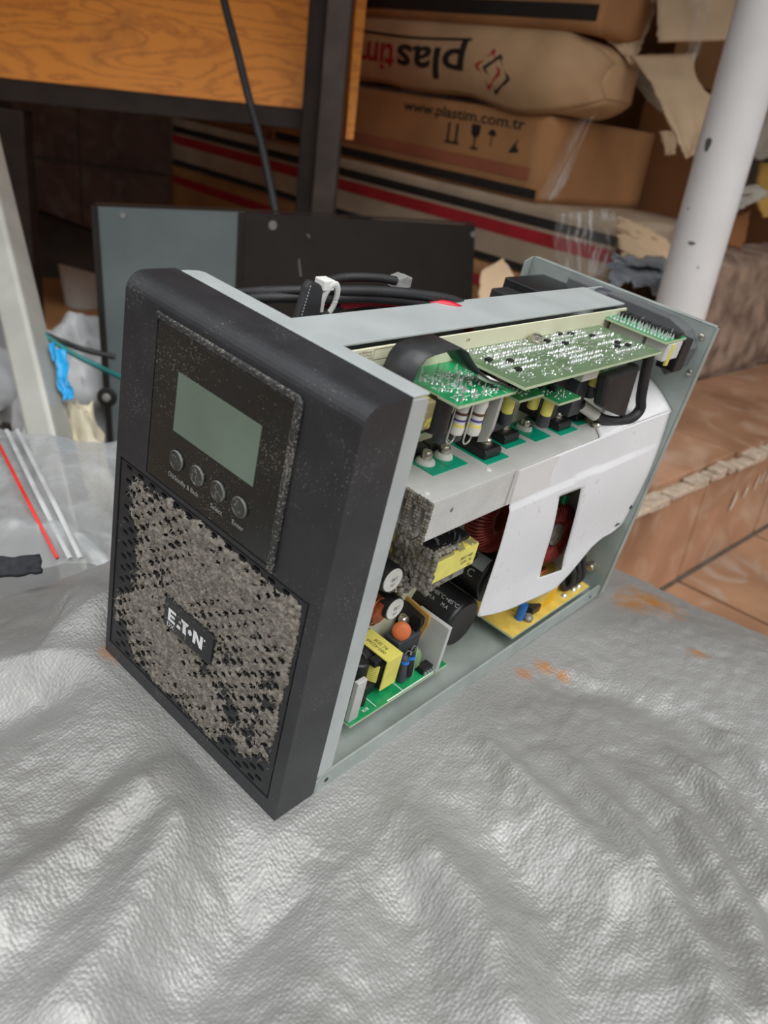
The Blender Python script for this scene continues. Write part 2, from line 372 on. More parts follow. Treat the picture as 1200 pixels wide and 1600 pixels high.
def sack_mat():
    m = bpy.data.materials.new('silver_woven_plastic'); m.use_nodes = True; nt = m.node_tree; b = nt.nodes['Principled BSDF']; L = nt.links.new
    def nd(t, **kw):
        n = nt.nodes.new(t)
        for k, v in kw.items(): setattr(n, k, v)
        return n
    def mth(op, x, y=None):
        n = nd('ShaderNodeMath', operation=op)
        for i, q in enumerate((x, y)):
            if q is None: continue
            if isinstance(q, (int, float)): n.inputs[i].default_value = q
            else: L(q, n.inputs[i])
        return n.outputs[0]
    uv = nd('ShaderNodeUVMap', uv_map='weave'); tc = nd('ShaderNodeTexCoord')
    sx = nd('ShaderNodeSeparateXYZ'); L(uv.outputs[0], sx.inputs[0])
    vo = nd('ShaderNodeTexVoronoi', feature='SMOOTH_F1'); vo.inputs['Scale'].default_value = 500; vo.inputs['Randomness'].default_value = .6; vo.inputs['Smoothness'].default_value = .35; L(uv.outputs[0], vo.inputs['Vector'])
    mot = nd('ShaderNodeTexNoise'); mot.inputs['Scale'].default_value = 220; mot.inputs['Detail'].default_value = 5; L(tc.outputs['Object'], mot.inputs['Vector'])
    h = mth('ADD', mth('MULTIPLY', vo.outputs['Distance'], -1.2), mth('MULTIPLY', mot.outputs['Fac'], 1.2))
    bp = nd('ShaderNodeBump'); bp.inputs['Strength'].default_value = .55; bp.inputs['Distance'].default_value = .00075; L(h, bp.inputs['Height']); L(bp.outputs[0], b.inputs['Normal'])
    n = nd('ShaderNodeTexNoise'); n.inputs['Scale'].default_value = 7; n.inputs['Detail'].default_value = 6; L(tc.outputs['Object'], n.inputs['Vector'])
    r = nd('ShaderNodeValToRGB'); L(n.outputs['Fac'], r.inputs[0]); r.color_ramp.elements[0].position = .3; r.color_ramp.elements[1].position = .7
    r.color_ramp.elements[0].color = rgb((140,139,136)); r.color_ramp.elements[1].color = rgb((172,172,170))
    # rust stains with their own place on the cloth
    stain = None
    for (px, py, rad) in ((1022,932,.034),(990,940,.024),(850,1045,.010),(880,1052,.007),(820,1060,.008),(1090,1020,.010),(175,1075,.010),(200,1066,.007)):
        p = onz(px, py, .245); c = ab(p)
        dx = mth('SUBTRACT', sx.outputs[0], float(c[0])); dy = mth('SUBTRACT', sx.outputs[1], float(c[1]))
        d = mth('SQRT', mth('ADD', mth('MULTIPLY', dx, dx), mth('MULTIPLY', dy, dy)))
        k = mth('SUBTRACT', 1.0, mth('DIVIDE', d, rad)); stain = k if stain is None else mth('MAXIMUM', stain, k)
    sn = nd('ShaderNodeTexNoise'); sn.inputs['Scale'].default_value = 110; sn.inputs['Detail'].default_value = 6; L(tc.outputs['Object'], sn.inputs['Vector'])
    sk = mth('SUBTRACT', mth('ADD', stain, mth('MULTIPLY', sn.outputs['Fac'], 1.5)), .80)
    skm = nd('ShaderNodeMapRange'); skm.inputs['From Max'].default_value = 1.1; L(sk, skm.inputs['Value'])
    mx = nd('ShaderNodeMix', data_type='RGBA'); L(mth('MULTIPLY', skm.outputs[0], .95), mx.inputs[0]); L(r.outputs[0], mx.inputs[6]); mx.inputs[7].default_value = rgb((186,122,44))
    L(mx.outputs[2], b.inputs['Base Color'])
    b.inputs['Metallic'].default_value = .30; b.inputs['Roughness'].default_value = .42; b.inputs['Specular IOR Level'].default_value = .6
    return m
sack = build_sack(); sack.data.materials.append(sack_mat())
tag(sack, 'large silver grey woven plastic sack with rust stains under the opened power unit', 'sack')
# ------------------------------------------------------------------ the opened power unit (local millimetres)
ups = empty('power_supply_unit')
mu = Matrix.Identity(4)
for i in range(3):
    for j in range(3): mu[i][j] = RU[i][j]
    mu[i][3] = TU[i]
ups.matrix_world = mu
tag(ups, 'opened power supply unit with dusty black front and bare circuit boards on the sack', 'power supply')
K = .001
def B(mb, name, m, parent=ups, **kw):
    if kw.get('bevel'): kw['bevel'] *= K
    if kw.get('solid'): kw['solid'] *= K
    return mb.build(name, m, parent, scale=K, **kw)
HH = 222.8
# --- front bezel: frame with two openings, rounded top edge
xs = [-5, -1.3, 20.5, 111, 138, 145]; zs = [0, 9, 130.2, 132.6, 210, 214]
bz = MB()
def cell(x0, x1, z0, z1, y): bz.add([(x0,y,z0),(x1,y,z0),(x1,y,z1),(x0,y,z1)], [(0,1,2,3)])
for i in range(5):
    for j in range(5):
        if 1 <= i <= 3 and j == 1: continue
        if i == 2 and j == 3: continue
        cell(xs[i], xs[i+1], zs[j], zs[j+1], -26)
def well(x0, x1, z0, z1, d):
    for (ax, az), (bx, bz_) in zip(((x0,z0),(x1,z0),(x1,z1),(x0,z1)), ((x1,z0),(x1,z1),(x0,z1),(x0,z0))):
        bz.add([(ax,-26,az),(ax,-26+d,az),(bx,-26+d,bz_),(bx,-26,bz_)], [(0,1,2,3)])
    bz.add([(x0,-26+d,z0),(x1,-26+d,z0),(x1,-26+d,z1),(x0,-26+d,z1)], [(0,1,2,3)])
well(-1.3, 138, 9, 130.2, 9); well(20.5, 111, 132.6, 210, 5)
arc = [(-26 + 8.8*(1-math.cos(t)), 214 + 8.8*math.sin(t)) for t in np.linspace(0, math.pi/2, 9)] + [(0, HH)]
for (y0, z0), (y1, z1) in zip(arc[:-1], arc[1:]): bz.add([(-5,y0,z0),(145,y0,z0),(145,y1,z1),(-5,y1,z1)], [(0,1,2,3)])
side = [(-26, 0)] + [(-26, 214)] + arc[1:] + [(0, 0)]
n = len(side)
bz.add([(145, y, z) for y, z in side], [tuple(range(n-1, -1, -1))]); bz.add([(-5, y, z) for y, z in side], [tuple(range(n))])
bz.add([(-5,-26,0),(-5,0,0),(145,0,0),(145,-26,0)], [(0,1,2,3)])
B(bz, 'front_bezel', m_bezel, smooth=30)
# raised ridge over the display
rd = MB()
rd.prism([(20.5,210.2),(111.3,210.2),(111.3,131.5),(115.3,131.5),(115.3,211),(113,213.6),(20.5,213.6)], lambda u,v,t:(u,t,v), -27.8, -25.9)
B(rd, 'display_ridge', dusty(mat('ridge_plastic', (52,53,54), .5, var=.15, nscale=60), scale=900, thr=.56, amount=.7), bevel=.8)
dp = B(MB().box(21.2, 110.3, -26.2, -22, 133.3, 209.3), 'display_panel', m_gloss, bevel=.4)
B(MB().box(39, 95, -26.6, -26.1, 163.9, 192.2), 'lcd_screen', m_lcd, dp)
m_btn = dusty(mat('button_plastic', (62,64,62), .4, var=.1), scale=900, thr=.60, amount=.6)
m_ring = mat('dusty_button_rim', (120,121,117), .6, var=.3, nscale=400)
for x in (43.5, 59, 74, 89):
    b = B(MB().lathe((x,-26.1,150.4), (0,-1,0), [(0,5.0),(.9,4.9),(1.25,4.5),(1.25,4.1),(.9,3.9),(1.2,3.0),(1.35,0)], 28), 'button', m_btn, dp, smooth=40)
for x in (43.5, 59, 74, 89):   # dust gathered around each button rim
    p = [(x + 4.75*math.cos(t), -27.0, 150.4 + 4.75*math.sin(t)) for t in np.linspace(-1.1, 2.6, 16)]
    B(MB().tube(p, [.12 + .42*math.sin(math.pi*i/15) for i in range(16)], 6), 'button_rim', m_ring, dp, smooth=60)
lt = MB()
F = lambda x0, z0: (lambda u, v: (x0+u, -26.35, z0+v))
put_text(lt, 'ON/Standby', F(38.2,139.9), 2.5, 13.2); put_text(lt, '& Back', F(52.6,139.9), 2.5, 8.5); put_text(lt, 'Select', F(70.2,140.0), 2.5, 8.2); put_text(lt, 'Enter', F(85.6,140.0), 2.5, 7.6)
B(lt, 'button_lettering', m_greyp, dp)
# --- grille with slot holes
gr = MB(); gx0, gx1, gz0, gz1 = -.6, 137.3, 9.7, 129.5
pw, ph = 9.8, 3.83; rows = int((gz1-gz0)/ph); slots = []
zoff = gz0 + ((gz1-gz0) - rows*ph)/2
gr.box(gx0, gx1, -25.7, -25.6, gz0, zoff) ; gr.box(gx0, gx1, -25.7, -25.6, zoff+rows*ph, gz1)
YF, YB = -25.7, -22.5
for r in range(rows):
    z0 = zoff + r*ph; z1 = z0 + ph; zc = (z0+z1)/2; x = gx0 + 2.2 + (pw/2 if r % 2 else 0)
    gr.add([(gx0,YF,z0),(x,YF,z0),(x,YF,z1),(gx0,YF,z1)], [(0,1,2,3)])
    while x + pw <= gx1 - .5:
        xc = x + pw/2; slots.append((xc, zc))
        out = [(x,z0),(xc,z0),(x+pw,z0),(x+pw,zc),(x+pw,z1),(xc,z1),(x,z1),(x,zc)]
        a, h = 2.75, 1.25
        inn = [(xc-a*.6,zc-h),(xc,zc-h),(xc+a*.6,zc-h),(xc+a,zc),(xc+a*.6,zc+h),(xc,zc+h),(xc-a*.6,zc+h),(xc-a,zc)]
        vs = [(u,YF,v) for u, v in out] + [(u,YF,v) for u, v in inn] + [(u,YB,v) for u, v in inn]
        fs = [(k,(k+1)%8,8+(k+1)%8,8+k) for k in range(8)] + [(8+k,8+(k+1)%8,16+(k+1)%8,16+k) for k in range(8)]
        gr.add(vs, fs); x += pw
    gr.add([(x,YF,z0),(gx1,YF,z0),(gx1,YF,z1),(x,YF,z1)], [(0,1,2,3)])
gr.box(gx0, gx0+.6, YF, -20, gz0, gz1); gr.box(gx1-.6, gx1, YF, -20, gz0, gz1); gr.box(gx0, gx1, YF, -20, gz0, gz0+.6); gr.box(gx0, gx1, YF, -20, gz1-.6, gz1)
gr.box(gx0, gx1, -18.5, -18, gz0, gz1)
grille = B(gr, 'grille', m_grille)
# dust felt on the grille
sl = np.array(slots)
def dustmask(x, z):
    n1 = noise.fractal(Vector((x*.06, z*.06, 11.4)), .8, 2.2, 4)
    m = .64 + n1*.75
    m += .45*math.exp(-(((x-112)/34)**2 + ((z-104)/26)**2))          # upper right thick
    m += .40*math.exp(-(((x-55)/45)**2 + ((z-112)/15)**2))           # along the top
    m += .40*math.exp(-(((x-50)/34)**2 + ((z-38)/24)**2))            # lower middle
    m -= .95*math.exp(-(((x-4)/17)**2 + ((z-78)/34)**2))             # left edge clear
    m -= .9*math.exp(-(((x-3)/12)**2 + ((z-128)/12)**2))
    m -= 1.2*math.exp(-(((x-132)/22)**2 + ((z-10)/24)**2))           # bottom right clear
    m -= .8*math.exp(-(((x-5)/26)**2 + ((z-6)/12)**2))
    m -= .15*math.exp(-(((x-100)/24)**2 + ((z-58)/26)**2))
    m += .75*math.exp(-(((x-117)/6)**2 + ((z-25)/7)**2))
    e = min(x-gx0, gx1-x, z-gz0, gz1-z); m -= max(0, 4.5-e)*.22
    return m
NX, NZ = 250, 218
dm = np.zeros((NZ+1, NX+1)); dh = np.zeros_like(dm)
for j in range(NZ+1):
    z = gz0 + (gz1-gz0)*j/NZ
    for i in range(NX+1):
        x = gx0 + (gx1-gx0)*i/NX; m = dustmask(x, z)
        q = Vector((x*.55, z*.55, 2.)); n2 = noise.fractal(q, .9, 2.1, 4)
        d = np.min(np.hypot((sl[:,0]-x)/2.6, (sl[:,1]-z)/1.35)) if m > .2 else 9
        n3 = noise.noise(Vector((x*.9, z*.9, 7.)))
        hole = 1.05 - d                                 # positive inside a slot
        dm[j, i] = m - max(0, hole)*(.9 if m < 1.0 else .42) + n2*.16 + n3*.05
        dh[j, i] = .25 + max(0, m-.3)*1.5 + n2*.75 + n3*.35
du = MB(); vid = {}
def dv(i, j):
    if (i, j) not in vid:
        x = gx0 + (gx1-gx0)*i/NX; z = gz0 + (gz1-gz0)*j/NZ
        edge = min(1., max(0., (dm[j,i]-.33)*3)); vid[(i,j)] = len(du.v)
        du.v.append((x + (rng.random()-.5)*.3, YF - .05 - max(.02, dh[j,i])*edge, z + (rng.random()-.5)*.3))
    return vid[(i,j)]
for j in range(NZ):
    for i in range(NX):
        if dm[j:j+2, i:i+2].min() > .33: du.f.append((dv(i,j), dv(i+1,j), dv(i+1,j+1), dv(i,j+1)))
tag(B(du, 'dust_layer', m_dust, grille, smooth=80), 'felt of grey brown dust', kind='stuff')
ff = MB(); cnt = 0
while cnt < 7500:
    x = gx0 + rng.random()*(gx1-gx0); z = gz0 + rng.random()*(gz1-gz0); j = int((z-gz0)/(gz1-gz0)*NZ); i = int((x-gx0)/(gx1-gx0)*NX)
    if dm[j, i] < .30 and rng.random() > .02: continue
    cnt += 1; y = YF - .1 - max(0, dh[j,i]); t = rng.random()*6.283; l = .6 + rng.random()*1.6; w = .05 + rng.random()*.06
    p = np.array([x, y, z]); d = np.array([math.cos(t), -rng.random()*.9, math.sin(t)])*l/2; c = (rng.random(3)-.5)*1.2
    q1 = p + d; q2 = q1 + d + c*.6; s_ = np.array([-math.sin(t), 0, math.cos(t)])*w
    ff.add([p-s_, p+s_, q1+s_, q1-s_, q2], [(0,1,2,3),(3,2,4)])
tag(B(ff, 'dust_fibres', m_dustlt, grille), kind='stuff')
# --- name badge
bd = B(MB().prism([(48.5,57.3),(85,57.3),(86.2,58.5),(86.2,74.6),(85,75.8),(48.5,75.8),(47.3,74.6),(47.3,58.5)], lambda u,v,t:(u,t,v), -28.0, -25.7), 'name_badge', dusty(mat('badge_black', (30,31,33), .35, var=.1), scale=600, thr=.62, amount=.5), bevel=.3)
lg = MB(); LY = -28.15
def poly(pts, x0=51.0, z0=62.6, k=1.0): lg.add([(x0+u*k, LY, z0+v*k) for u, v in pts], [tuple(range(len(pts)))])
h = 7.6
for p in ([(0,0),(6,0),(6.0,1.7),(2.1,1.7),(2.1,h),(0,h)], [(2.1,3.0),(5.5,3.0),(5.5,4.6),(2.1,4.6)], [(2.1,5.9),(6.2,5.9),(6.2,h),(2.1,h)]): poly(p)
poly([(7.4,0),(10.6,0),(10.2,2.2),(7.9,2.2)]); poly([(9.0,4.6),(10.6,3.6),(10.1,5.6)])
poly([(10.4,h),(16.6,h),(15.9,5.8),(15.2,5.6),(14.6,4.2),(14.9,2.6),(15.4,0),(12.4,0),(12.2,5.8),(10.9,5.8)])
poly([(18.1+1.5*math.cos(t), 3.8+1.7*math.sin(t)) for t in np.linspace(0, 2*math.pi, 16, endpoint=False)])
poly([(20.6,0),(22.8,0),(22.8,4.3),(25.9,0),(28.2,0),(28.2,h),(26.0,h),(26.0,3.4),(22.9,h),(20.6,h)])
poly([(29.4+.6*math.cos(t), 6.9+.65*math.sin(t)) for t in np.linspace(0, 2*math.pi, 10, endpoint=False)])
put_text(lg, 'DX', lambda u, v: (50.9+u, LY, 58.9+v), 2.7, 5.8)
B(lg, 'lettering', m_white, bd)

# --- chassis
tray = MB().box(0, 145, .5, 314, 0, 1.0)
tray.prism([(0,0),(312,0),(312,9),(309,12),(4,12),(.6,8.5),(.6,0)], lambda u,v,t:(t,u,v), 144.0, 145.2)
tray.prism([(0,0),(312,0),(312,9),(309,12),(4,12),(0,8.5)], lambda u,v,t:(t,u,v), 0, 1)
tray = B(tray, 'base_tray', m_steel2, bevel=.35)
for y in (8.5, 298): B(MB().lathe((145.2, y, 5.2), (1,0,0), [(0,1.5),(.15,1.5),(.15,.8)], 12), 'rivet_hole', m_black, tray)
fp = MB().box(0, 144, .2, 1.4, 1, HH-.6)
fp.prism([(1.2,11.5),(10.7,13.5),(10.7,219.6),(9.5,221.2),(.2,221.6),(.2,11.5)], lambda u,v,t:(t,u,v), 143.9, 145.0)
fp.prism([(-1.5,.2),(144.6,.2),(144.6,10.4),(143.6,11.2),(3,11.2),(0,9.5),(-1.5,4)], lambda u,v,t:(u,v,t), HH-1.0, HH+.1)
B(fp, 'front_plate', m_steel, bevel=.35)
bp_ = MB().box(0, 146.5, 314, 315.2, 0, 222.5)
bp_.prism([(314,2),(321,2),(321,221),(314,222)], lambda u,v,t:(t,u,v), 145.3, 146.5)
bp_.prism([(0,314),(145.3,314),(145.3,320),(0,320)], lambda u,v,t:(u,v,t), 221.4, 222.6)
bp_.prism([(304,2),(314,2),(314,222.5),(304,219)], lambda u,v,t:(t,u,v), -1, 0)
back = B(bp_, 'back_plate', m_steel2, bevel=.3)
def screw(mb, p, ax, r=3.2, hgt=2.4, washer=True):
    if washer: mb.lathe(p, ax, [(0,r*1.25),(.6,r*1.25)], 16)
    prof = [(.6,r*.95),(.6+hgt*.7,r*.95),(.6+hgt,r*.7),(.6+hgt,.1)]; mb.lathe(p, ax, prof, 16)
for x, z in ((139.7,213.5),(142,189)):
    mb = MB(); screw(mb, (x,314,z), (0,-1,0), 2.2, 1.4, False); B(mb, 'screw', m_screw, back, smooth=40)
mb = MB(); mb.lathe((132.2,314,21), (0,-1,0), [(0,4.2),(1,4.2),(1,3.4),(5,3.4),(6,2.4),(6,.1)], 18); B(mb, 'screw', m_screw, back, smooth=40)
# foam gasket ring around the fan on the back plate
fo = MB().prism([(40,221),(94,221),(120,220.5),(133,216),(140,206),(139,194),(131,184),(125,189),(130.5,196),(131,204),(126,209.5),(116,212.5),(94,213),(40,213)], lambda u,v,t:(u,t,v), 299, 314)
B(fo, 'foam_gasket', m_foam, back, bevel=1)
# partition and its top rail
pt = MB().box(63, 64.2, 1.5, 306, 1, 222); pt.box(63, 94.8, 11.3, 280, 221.4, 222.6)
B(pt, 'partition_rail', m_steel, bevel=.3)
mbd = B(MB().box(97, 98.2, 12, 278, 14, 220.6), 'main_board', m_cream)
t = MB(); TX = 98.3
def TB(y0, z0): return lambda u, v: (TX, y0+u, z0+v)
for q, s in enumerate(('x50nn', '2557n2', '22200')): put_text(t, s, TB(19.5+q*.4, 218.6-q*1.6), 1.1, 8.5)
fr_ = MB(); fr_.add([(TX,y,z) for y, z in ((29.5,214.9),(66,214.9),(66,220.0),(29.5,220.0),(29.75,215.15),(65.75,215.15),(65.75,219.75),(29.75,219.75))], [(0,1,5,4),(1,2,6,5),(2,3,7,6),(3,0,4,7)]); B(fr_, 'printed_frame', m_ink, mbd)
B(t, 'lettering', m_ink, mbd)
for tx, y_, z_, h_, w_ in (('CN01',42,217.6,1.3,6),('M.0#2',69,218.2,1.6,10),('C8',99,216.4,1.3,3),('Q3 R41',56,186,2.2,14),('C27 D5',60,181,2.2,14),('R60',62,176,2.2,8)):
    t = MB(); put_text(t, tx, TB(y_, z_), h_, w_); B(t, 'lettering', m_ink, mbd)


# --- heat sink with fins
hs = MB().box(97.6, 137, 48, 302, 153.5, 158).box(134.4, 137, 48, 302, 135.2, 154)
for x in (99, 105, 111, 117, 123, 129): hs.box(x, x+1.8, 49, 301, 134, 154)
heat = B(hs, 'heat_sink', m_alu, bevel=.3)
rg = MB()
for q in range(22): rg.box(136.95, 137.12, 48.2, 301.8, 136.3 + q*.96, 136.75 + q*.96)
B(rg, 'extrusion_ribs', m_alu, heat)
for y in (52, 104): B(MB().lathe((129.5,y,158), (0,0,1), [(0,1.6),(.5,1.3),(.6,.1)], 12), 'rivet', m_white_part, heat)
for y in (66, 238): B(MB().lathe((137,y,149), (1,0,0), [(0,1.4),(.3,1.2),(.3,.1)], 12), 'dimple', m_alud, heat)
def lump_pad(name, m, cells, parent, seed, hmin=1., hmax=3., n=10):     # clumps of fluff: many noisy blobs joined
    mb = MB()
    for (x, y, z, rx, ry, rz) in cells:
        def fn(u, v):
            th = u*2*math.pi; ph = v*math.pi; d = np.array([math.cos(th)*math.sin(ph), math.sin(th)*math.sin(ph), math.cos(ph)])
            k = 1 + .45*noise.fractal(Vector((x+d[0]*1.6, y+d[1]*1.6, z+d[2]*1.6)), 1, 2, 3)
            return (x+d[0]*rx*k, y+d[1]*ry*k, z+d[2]*rz*k)
        mb.grid(fn, n, n)
    return tag(B(mb, name, m, parent, smooth=90), kind='stuff')
cells = []
for x in np.arange(99, 137, 1.5):
    for z in np.arange(135, 158, 1.8):
        if any(abs(x-xx-.9) < 1.6 for xx in (99,105,111,117,123,129,134.5)) or z > 152: cells.append((x, 48.2, z, 1.3, .8+rng.random()*.6, 1.4))
for x in np.arange(96, 134, 2.2): cells.append((x, 49, 133.5 - rng.random()*3, 1.8, 1.6, 2.2+rng.random()*1.6))
lump_pad('dust_clumps', m_dust, cells, heat, 1, n=6)
# power transistors on the heat sink
def transistor(x, y, w, l, hh, pad=True, scr=(0,0)):
    if pad: B(MB().box(x-w/2-3.5, x+w/2+3.5, y-l/2-1.5, y+l/2+4, 158, 158.5), 'insulating_pad', m_pad, heat)
    mb = MB().prism([(x-w/2,158.5),(x+w/2,158.5),(x+w/2,158.5+hh-1.6),(x+w/2-1.2,158.5+hh),(x-w/2,158.5+hh)], lambda u,v,t:(u,t,v), y-l/2, y+l/2)
    o = B(mb, 'transistor', m_black, heat, bevel=.4)
    mb = MB(); screw(mb, (x+scr[0], y+scr[1], 158.5+hh), (0,0,1), 2.9, 2.6); B(mb, 'screw', m_screw, heat, smooth=40)
    mb = MB()
    for q in (-4, 0, 4): mb.box(x-w/2-9, x-w/2, y+q-.6, y+q+.6, 159.6, 160.4)
    B(mb, 'transistor_pins', m_solder, heat)
transistor(112.5, 117, 20, 15, 5.2, True, (2.5, 2)); transistor(106, 145, 20, 15, 5.2, True, (2, 2)); transistor(111, 197, 20, 15, 5, True, (2, 2)); transistor(109, 223, 18, 13, 5, True, (2, 2))
for y in (76, 91):
    B(MB().box(99, 120, y-7, y+7, 158, 158.5), 'insulating_pad', m_pad, heat)
    B(MB().lathe((108.5,y,158.5), (0,0,1), [(0,5.4),(1.4,5.0),(2.4,3.6)], 18), 'bushing', m_white_part, heat, smooth=40)
    mb = MB(); screw(mb, (108.5,y,160), (0,0,1), 3.2, 4.5); B(mb, 'screw', m_screw, heat, smooth=40)
    B(MB().box(94, 104, y-7, y+7, 158.5, 164), 'transistor', m_black, heat, bevel=.5)
B(MB().box(100, 122, 163, 180, 158, 158.5), 'insulating_pad', m_pad, heat)
B(MB().lathe((108,171,158.5), (0,0,1), [(0,5),(1.6,4.6),(2.4,3.4)], 18), 'bushing', m_white_part, heat, smooth=40)
mb = MB(); screw(mb, (108,171,160.5), (0,0,1), 3, 3.4); B(mb, 'screw', m_screw, heat, smooth=40)
mb = MB(); screw(mb, (127.5,226,158), (0,0,1), 3.2, 2.6); B(mb, 'screw', m_screw, heat, smooth=40)

# --- circuit boards on top
def board(name, x0, x1, y0, y1, z, m, th=1.6, parent=ups, tilt=0.):
    o = B(MB().box(x0, x1, y0, y1, z-th, z), name, m, parent)
    B(MB().box(x0-.15, x1+.15, y0-.15, y1+.15, z-th-.02, z-.25), 'board_edge', m_pcbe, o); return o
cb = board('control_board', 97.5, 142, 90, 245, 212, m_pcbd)
sol = MB()
def blob(x, y, z, r, h, n=5): sol.lathe((x,y,z-.05), (0,0,1), [(0,r),(h*.35,r*.6),(h,r*.15)], n)
rows_ = [(100.5,100,150,2.6),(103.5,100,150,2.6),(109,106,190,2.5),(112,106,190,2.5),(118,98,128,2.4),(121,98,132,2.4),(126,100,126,2.4),(100.5,176,216,2.6),(104,176,216,2.6),(108,196,232,2.5),(118,150,182,2.4),(122,150,186,2.4),(127,158,196,2.4),(131,150,184,2.6),(120,204,236,2.5),(126,208,238,2.5),(132,204,236,2.6),(112,210,240,2.5)]
for x, y0, y1, st_ in rows_:
    for y in np.arange(y0, y1, st_):
        blob(x + rng.normal()*.25, y + rng.normal()*.25, 212, .85 + rng.random()*.25, .7 + rng.random()*1.1)
for _ in range(260): blob(99.5 + rng.random()*40, 96 + rng.random()*144, 212, .4 + rng.random()*.5, .3 + rng.random()*.8)
tag(B(sol, 'solder_joints', m_solder, cb, smooth=60), kind='stuff')
tr = MB()
for _ in range(300):
    x = 99 + rng.random()*38; y = 95 + rng.random()*146; l = 1 + rng.random()*4.5
    if rng.random() < .5: tr.box(x, x+.35, y, y+l, 212, 212.06)
    else: tr.box(x, x+l*.6, y, y+.35, 212, 212.06)
tag(B(tr, 'silkscreen_marks', m_greyp, cb), kind='stuff')
for x, y in ((101,190),(103,200),(106,168),(112,178),(118,112),(113,100),(127,106),(110,214),(127,214),(123,222),(128,226)):
    B(MB().box(x-1.4, x+1.4, y-1.8, y+1.8, 212, 213.4), 'chip', m_black, cb, bevel=.2)
B(MB().lathe((103,160,212), (0,0,1), [(0,4.6),(1,4.6),(1.2,3.4),(3.6,3.2),(4.2,2.2),(4.2,.1)], 20), 'screw', m_screw, cb, smooth=35)
# daughter board next to the back plate with transistors
db = board('relay_board', 98, 141, 250, 281, 217, m_pcb)
sol = MB()
for x in np.arange(100, 140, 2.4):
    blob(x, 254, 217, .9, 1.6); blob(x + 1, 262 + rng.random()*2, 217, .9, 3.2); blob(x, 276, 217, .9, 1.4)
for _ in range(60): blob(100 + rng.random()*40, 252 + rng.random()*27, 217, .7, 2.6)
tag(B(sol, 'solder_joints', m_solder, db, smooth=60), kind='stuff')
for x in np.arange(102, 140, 7.2): B(MB().box(x-2.6, x+2.6, 266, 273, 217, 220), 'chip', m_black, db, bevel=.3)
B(MB().box(100, 124, 256, 279, 199, 215), 'relay', m_white_part, db, bevel=.8); B(MB().box(126, 141, 256, 279, 203, 215), 'relay', m_white_part, db, bevel=.8)
B(MB().box(128, 141, 283, 298, 192, 214), 'terminal_block', m_black, db, bevel=1); B(MB().box(140, 141.5, 262, 266, 200, 214), 'yellow_tape_wrap', m_yel, db)
# green driver board near the front
gb = board('driver_board', 98, 136, 48, 94, 207, m_pcb)
sol = MB()
for _ in range(120): blob(108 + rng.random()*26, 52 + rng.random()*38, 207, .5 + rng.random()*.5, .6 + rng.random()*1.2)
for _ in range(13): blob(100 + rng.random()*34, 52 + rng.random()*40, 207, .8, 3.5 + rng.random()*4)
tag(B(sol, 'solder_joints', m_solder, gb, smooth=60), kind='stuff')
tr = MB()
for _ in range(90):
    x = 106 + rng.random()*27; y = 51 + rng.random()*40; l = 1 + rng.random()*3
    tr.box(x, x+.3, y, y+l, 207, 207.06) if rng.random() < .5 else tr.box(x, x+l, y, y+.3, 207, 207.06)
tag(B(tr, 'silkscreen_marks', m_white, gb), kind='stuff')
B(MB().box(97, 110, 92, 96, 196, 208), 'yellow_tape_wrap', m_yeld, gb, bevel=.4)
B(MB().box(112, 124, 38, 50, 190, 204), 'inductor', m_yeld, gb, bevel=.8)
B(MB().cyl((122,54,206), (122,54,188), 6.5, n=22), 'capacitor', m_black, gb, smooth=40)
for (y, zt) in ((74, 0), (66, 1)):
    r_ = B(MB().lathe((131 - zt*4, y, 205), (0,0,-1), [(0,2.2),(1,3.3),(4,3.6),(6,3.1),(14,3.1),(16,3.6),(19,3.3),(20,1.5)], 18), 'resistor', m_white_part, gb, smooth=40)
    q = MB().lathe((131 - zt*4, y, 205), (0,0,-1), [(7.6,3.16),(9,3.16)], 18); B(q, 'resistor_band', m_brownb, gb)
    q = MB().lathe((131 - zt*4, y, 205), (0,0,-1), [(11,3.16),(12.2,3.16)], 18); B(q, 'resistor_band', m_purple, gb)
    q = MB().lathe((131 - zt*4, y, 205), (0,0,-1), [(13.6,3.18),(15,3.4)], 18); B(q, 'resistor_band', m_yel, gb)
    p = [(131-zt*4, y-6, 205), (131-zt*4, y-6, 184)] + [(131-zt*4, y-3-3*math.cos(t), 184-3*math.sin(t)) for t in np.linspace(0, math.pi, 8)] + [(131-zt*4, y, 186)]
    B(MB().tube(p, .45, 6), 'resistor_lead', m_solder, gb, smooth=60)
B(MB().prism([(129,206),(129,178),(133.5,180.5),(135,188),(135,206)], lambda u,v,t:(u,t,v), 84, 86.5), 'white_plate', m_greyplas, gb, bevel=.4)
for x, y in ((117,70),(118,80)): B(MB().lathe((x,y,176), (.12,-.1,1), [(0,3.2),(.6,3.9),(14,4.1),(15,3.4)], 16), 'slate_capacitor', m_slate, gb, smooth=40)
sb = board('gate_board', 97.6, 110, 52, 84, 178, m_pcb); 
# two small drive boards under the control board
for x0, y0, zt in ((100,118,194),(108,147,191),(104,205,198)):
    q = board('drive_board', x0, x0+27, y0, y0+24, zt, m_pcb)
    sol = MB()
    for _ in range(50): blob(x0+3+rng.random()*21, y0+3+rng.random()*18, zt, .6, .8)
    tag(B(sol, 'solder_joints', m_solder, q, smooth=60), kind='stuff')
    for a_, b_ in ((8,8),(14,13),(10,18)): B(MB().box(x0+a_-2.4, x0+a_+2.4, y0+b_-1.8, y0+b_+1.8, zt, zt+2.2), 'chip', m_black, q, bevel=.2)
    for a_ in (6, 15): B(MB().lathe((x0+a_+4, y0+5, zt-2), (0,0,-1), [(0,3.2),(9,3.2),(9.6,2.4)], 14), 'film_capacitor', m_yel, q, smooth=40)
    B(MB().lathe((x0+12, y0+16, zt-2), (.1,0,-1), [(0,3.8),(20,3.8),(21,3)], 14), 'slate_capacitor', m_slate, q, smooth=40)
